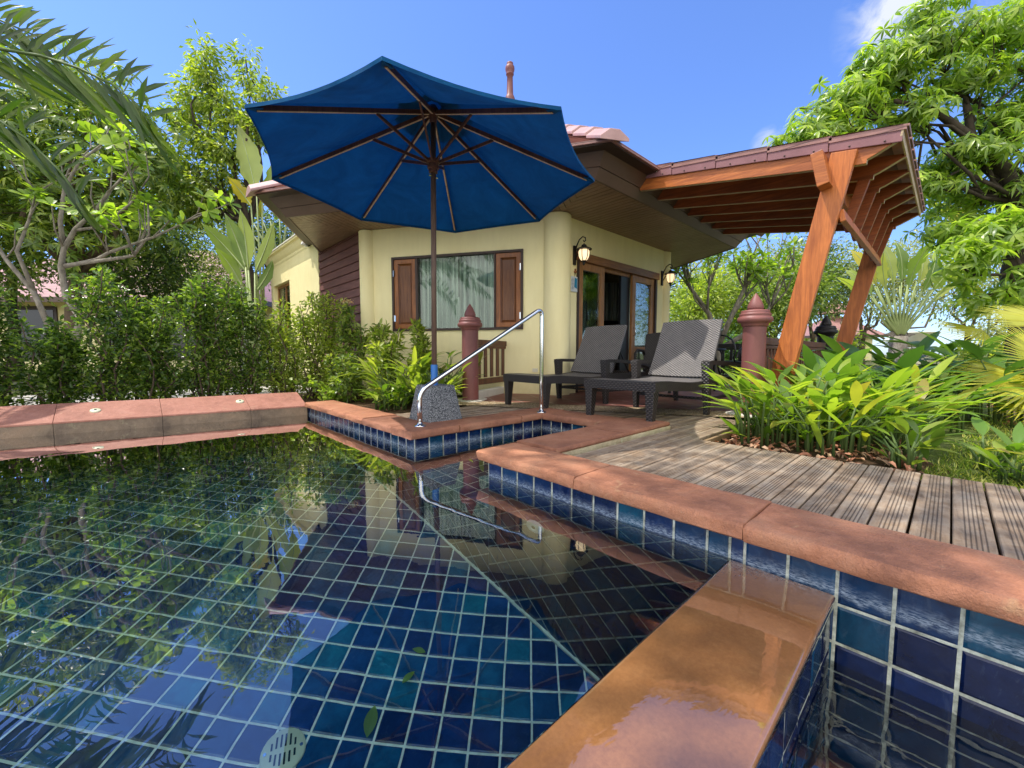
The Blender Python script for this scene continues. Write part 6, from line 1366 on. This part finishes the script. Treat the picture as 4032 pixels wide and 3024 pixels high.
# right side
T5 = [(8.9,-2.2,3.7,0.6,.6),(9.3,-2.6,3.3,0.6,.6),(9.6,-3.0,4.6,0.7,.6),(7.9,-1.5,4.7,0.4,.6),(6.45,-0.65,3.85,0.50,.7),(6.75,-0.95,4.15,0.55,.7),(7.1,-1.2,4.65,0.6,.6),(7.5,-1.5,5.2,0.55,.6),(7.0,-1.2,4.1,0.4,.5),(7.62,-1.64,5.05,0.55,.5),(8.07,-2.02,5.5,0.62,.5),(7.79,-1.88,4.35,0.6,.45),(8.47,-2.45,4.95,0.75,.45),(8.88,-2.77,5.7,0.75,.5),(8.52,-2.61,3.75,0.7,.45),(7.96,-2.14,3.3,0.5,.5),(8.96,-3.0,4.2,0.7,.45),(8.25,-2.47,2.6,0.55,.5),(8.72,-2.94,2.5,0.6,.5),(7.25,-1.5,3.7,0.4,.5),(9.2,-3.6,5.2,0.9,.5),(9.0,-3.4,3.2,0.7,.5),(9.6,-3.4,6.3,0.9,.5),(8.3,-2.0,6.1,0.5,.5)]
tree('umbrella_leaf_tree', 'large bright green tree with drooping finger-like leaf whorls at the right edge', (8.85,-3.3,-0.03), (8.95,-3.15,3.0), T5, 'lf_whorl', 2300, 0, 0.18, 0.036, 0, 0.20, 'bark_dark', 170, whorl=9, inner=0.15, limbs=[([(8.95,-3.3,2.4),(8.75,-3.0,3.45),(8.35,-2.6,3.95),(7.9,-2.2,4.35),(7.4,-1.75,4.5)],0.11,0.03),([(8.35,-2.6,3.95),(8.5,-2.5,4.6),(8.6,-2.5,5.2)],0.06,0.02)])
tree('umbrella_leaf_tree', 'low dark sprays of whorled leaves in front of the big trunk at right', (7.45,-3.6,-0.03), (7.4,-3.3,1.4), [(6.82,-2.6,1.8,0.35),(7.17,-2.87,2.2,0.4),(7.35,-3.2,1.5,0.4),(7.0,-2.75,1.35,0.28)], 'lf_whorl', 150, 0, 0.19, 0.045, 0, 0.07, 'bark_dark', 40, whorl=8)
far_t = [((15.5,4.5,-.03),[(15.3,4.6,2.6,1.0),(16.0,4.0,3.2,0.9),(15.0,5.2,1.8,0.9)],'lf_bright','bushy light green tree right behind the frangipani at the far column'), ((17.5,2.4,-.03),[(17.4,2.5,2.7,1.1),(18.0,1.7,3.3,1.0),(17.0,3.0,1.7,0.9)],'lf_mid','bushy mid green tree left of the small red roof'), ((31.0,8.0,-.03),[(31.0,8.0,5.0,2.6),(33.0,5.5,5.8,2.6),(29.0,10.0,4.5,2.4)],'lf_far','broad hazy treetops on the skyline above the small red roof'), ((34.0,0.0,-.03),[(34.0,0.0,5.4,2.6),(35.0,-3.5,6.0,2.8),(33.0,3.0,5.0,2.2)],'lf_far','broad hazy treetops on the skyline behind the travellers palm'), ((19.5,6.6,-.03),[(18.93,6.2,3.4,1.3),(20.0,5.9,4.0,1.2),(19.2,6.6,2.2,1.2)],'lf_far','hazy far tree just right of the far wall column'), ((20.5,4.8,-.03),[(20.29,5.0,4.1,1.5),(19.83,5.17,2.2,1.2),(21.2,4.4,3.0,1.2)],'lf_mid','far tree with dense crown left of the small red roof'), ((22.0,3.5,-.03),[(21.96,3.46,4.4,1.5),(21.21,3.98,2.9,1.2),(22.5,3.0,3.2,1.2)],'lf_far','far tree behind the first leaning post'), ((23.5,2.2,-.03),[(23.3,2.24,4.8,1.4),(22.9,2.6,3.3,1.1),(23.9,1.6,3.8,1.2)],'lf_dark','dark far tree above the small red roof'), ((25.5,0.5,-.03),[(24.8,0.86,4.9,1.4),(25.6,0.1,3.6,1.5),(26.3,-0.8,4.6,1.5)],'lf_far','hazy far tree between the leaning posts and the travellers palm'), ((27.5,-3.0,-.03),[(27.2,-2.6,3.6,1.7),(28.2,-4.2,4.6,1.8),(27.0,-4.6,2.6,1.4)],'lf_far','hazy far tree behind the travellers palm'), ((24.0,-7.0,-.03),[(23.5,-6.4,3.0,1.6),(24.0,-7.6,4.6,1.8),(23.0,-8.0,2.6,1.4)],'lf_mid','far tree low behind the big trunk at right'), ((17.5,8.5,-.03),[(17.3,8.6,2.8,1.2),(17.9,8.0,2.0,1.0)],'lf_far','hazy far shrub-like tree hidden mostly behind the house column')]
for b, bl_, mt, lab in far_t: tree('garden_tree', lab, b, (b[0],b[1],1.2), bl_, mt, 330, 16, 0.17, 0.075, 0.3, 0.16, 'bark_brown', 14, group='trees far behind the terrace', inner=0.5)
for (x, y, h, r, mt, lab) in ((12.0,0.4,1.0,0.7,'lf_mid','rounded shrub behind the brown balustrade'),(13.5,-0.4,1.3,0.6,'lf_bright','sunny shrub left of the travellers palm trunk'),(14.5,-3.2,0.9,0.8,'lf_bright','bright shrub right of the bowl planter'),(17.0,-3.6,1.5,0.9,'lf_far','pale variegated shrub behind the bowl planter'),(13.0,-4.6,1.0,0.8,'lf_mid','shrub low behind the big trunk'),(10.5,1.5,1.1,0.8,'lf_heli','dark shrub under the right frangipani')):
    shrub('garden_shrub', lab, (x,y,-0.03), h, r, 2200, 0.11, 0.05, mt, 'shrubs of the far garden', stems=9)
# tall shade tree standing left of the pool, outside the frame
tree('shade_tree', 'tall thin-crowned shade tree left of the pool whose dappled shadow falls on deck and coping', (-5.6,3.6,-0.03), (-4.6,2.2,5.6), [(-2.9,0.5,8.6,1.2),(-2.2,-0.3,8.8,1.0),(-3.7,1.0,8.5,1.0)], 'lf_dark', 66, 34, 0.15, 0.07, 0.16, 0.16, 'bark_brown', 24, inner=0.1)
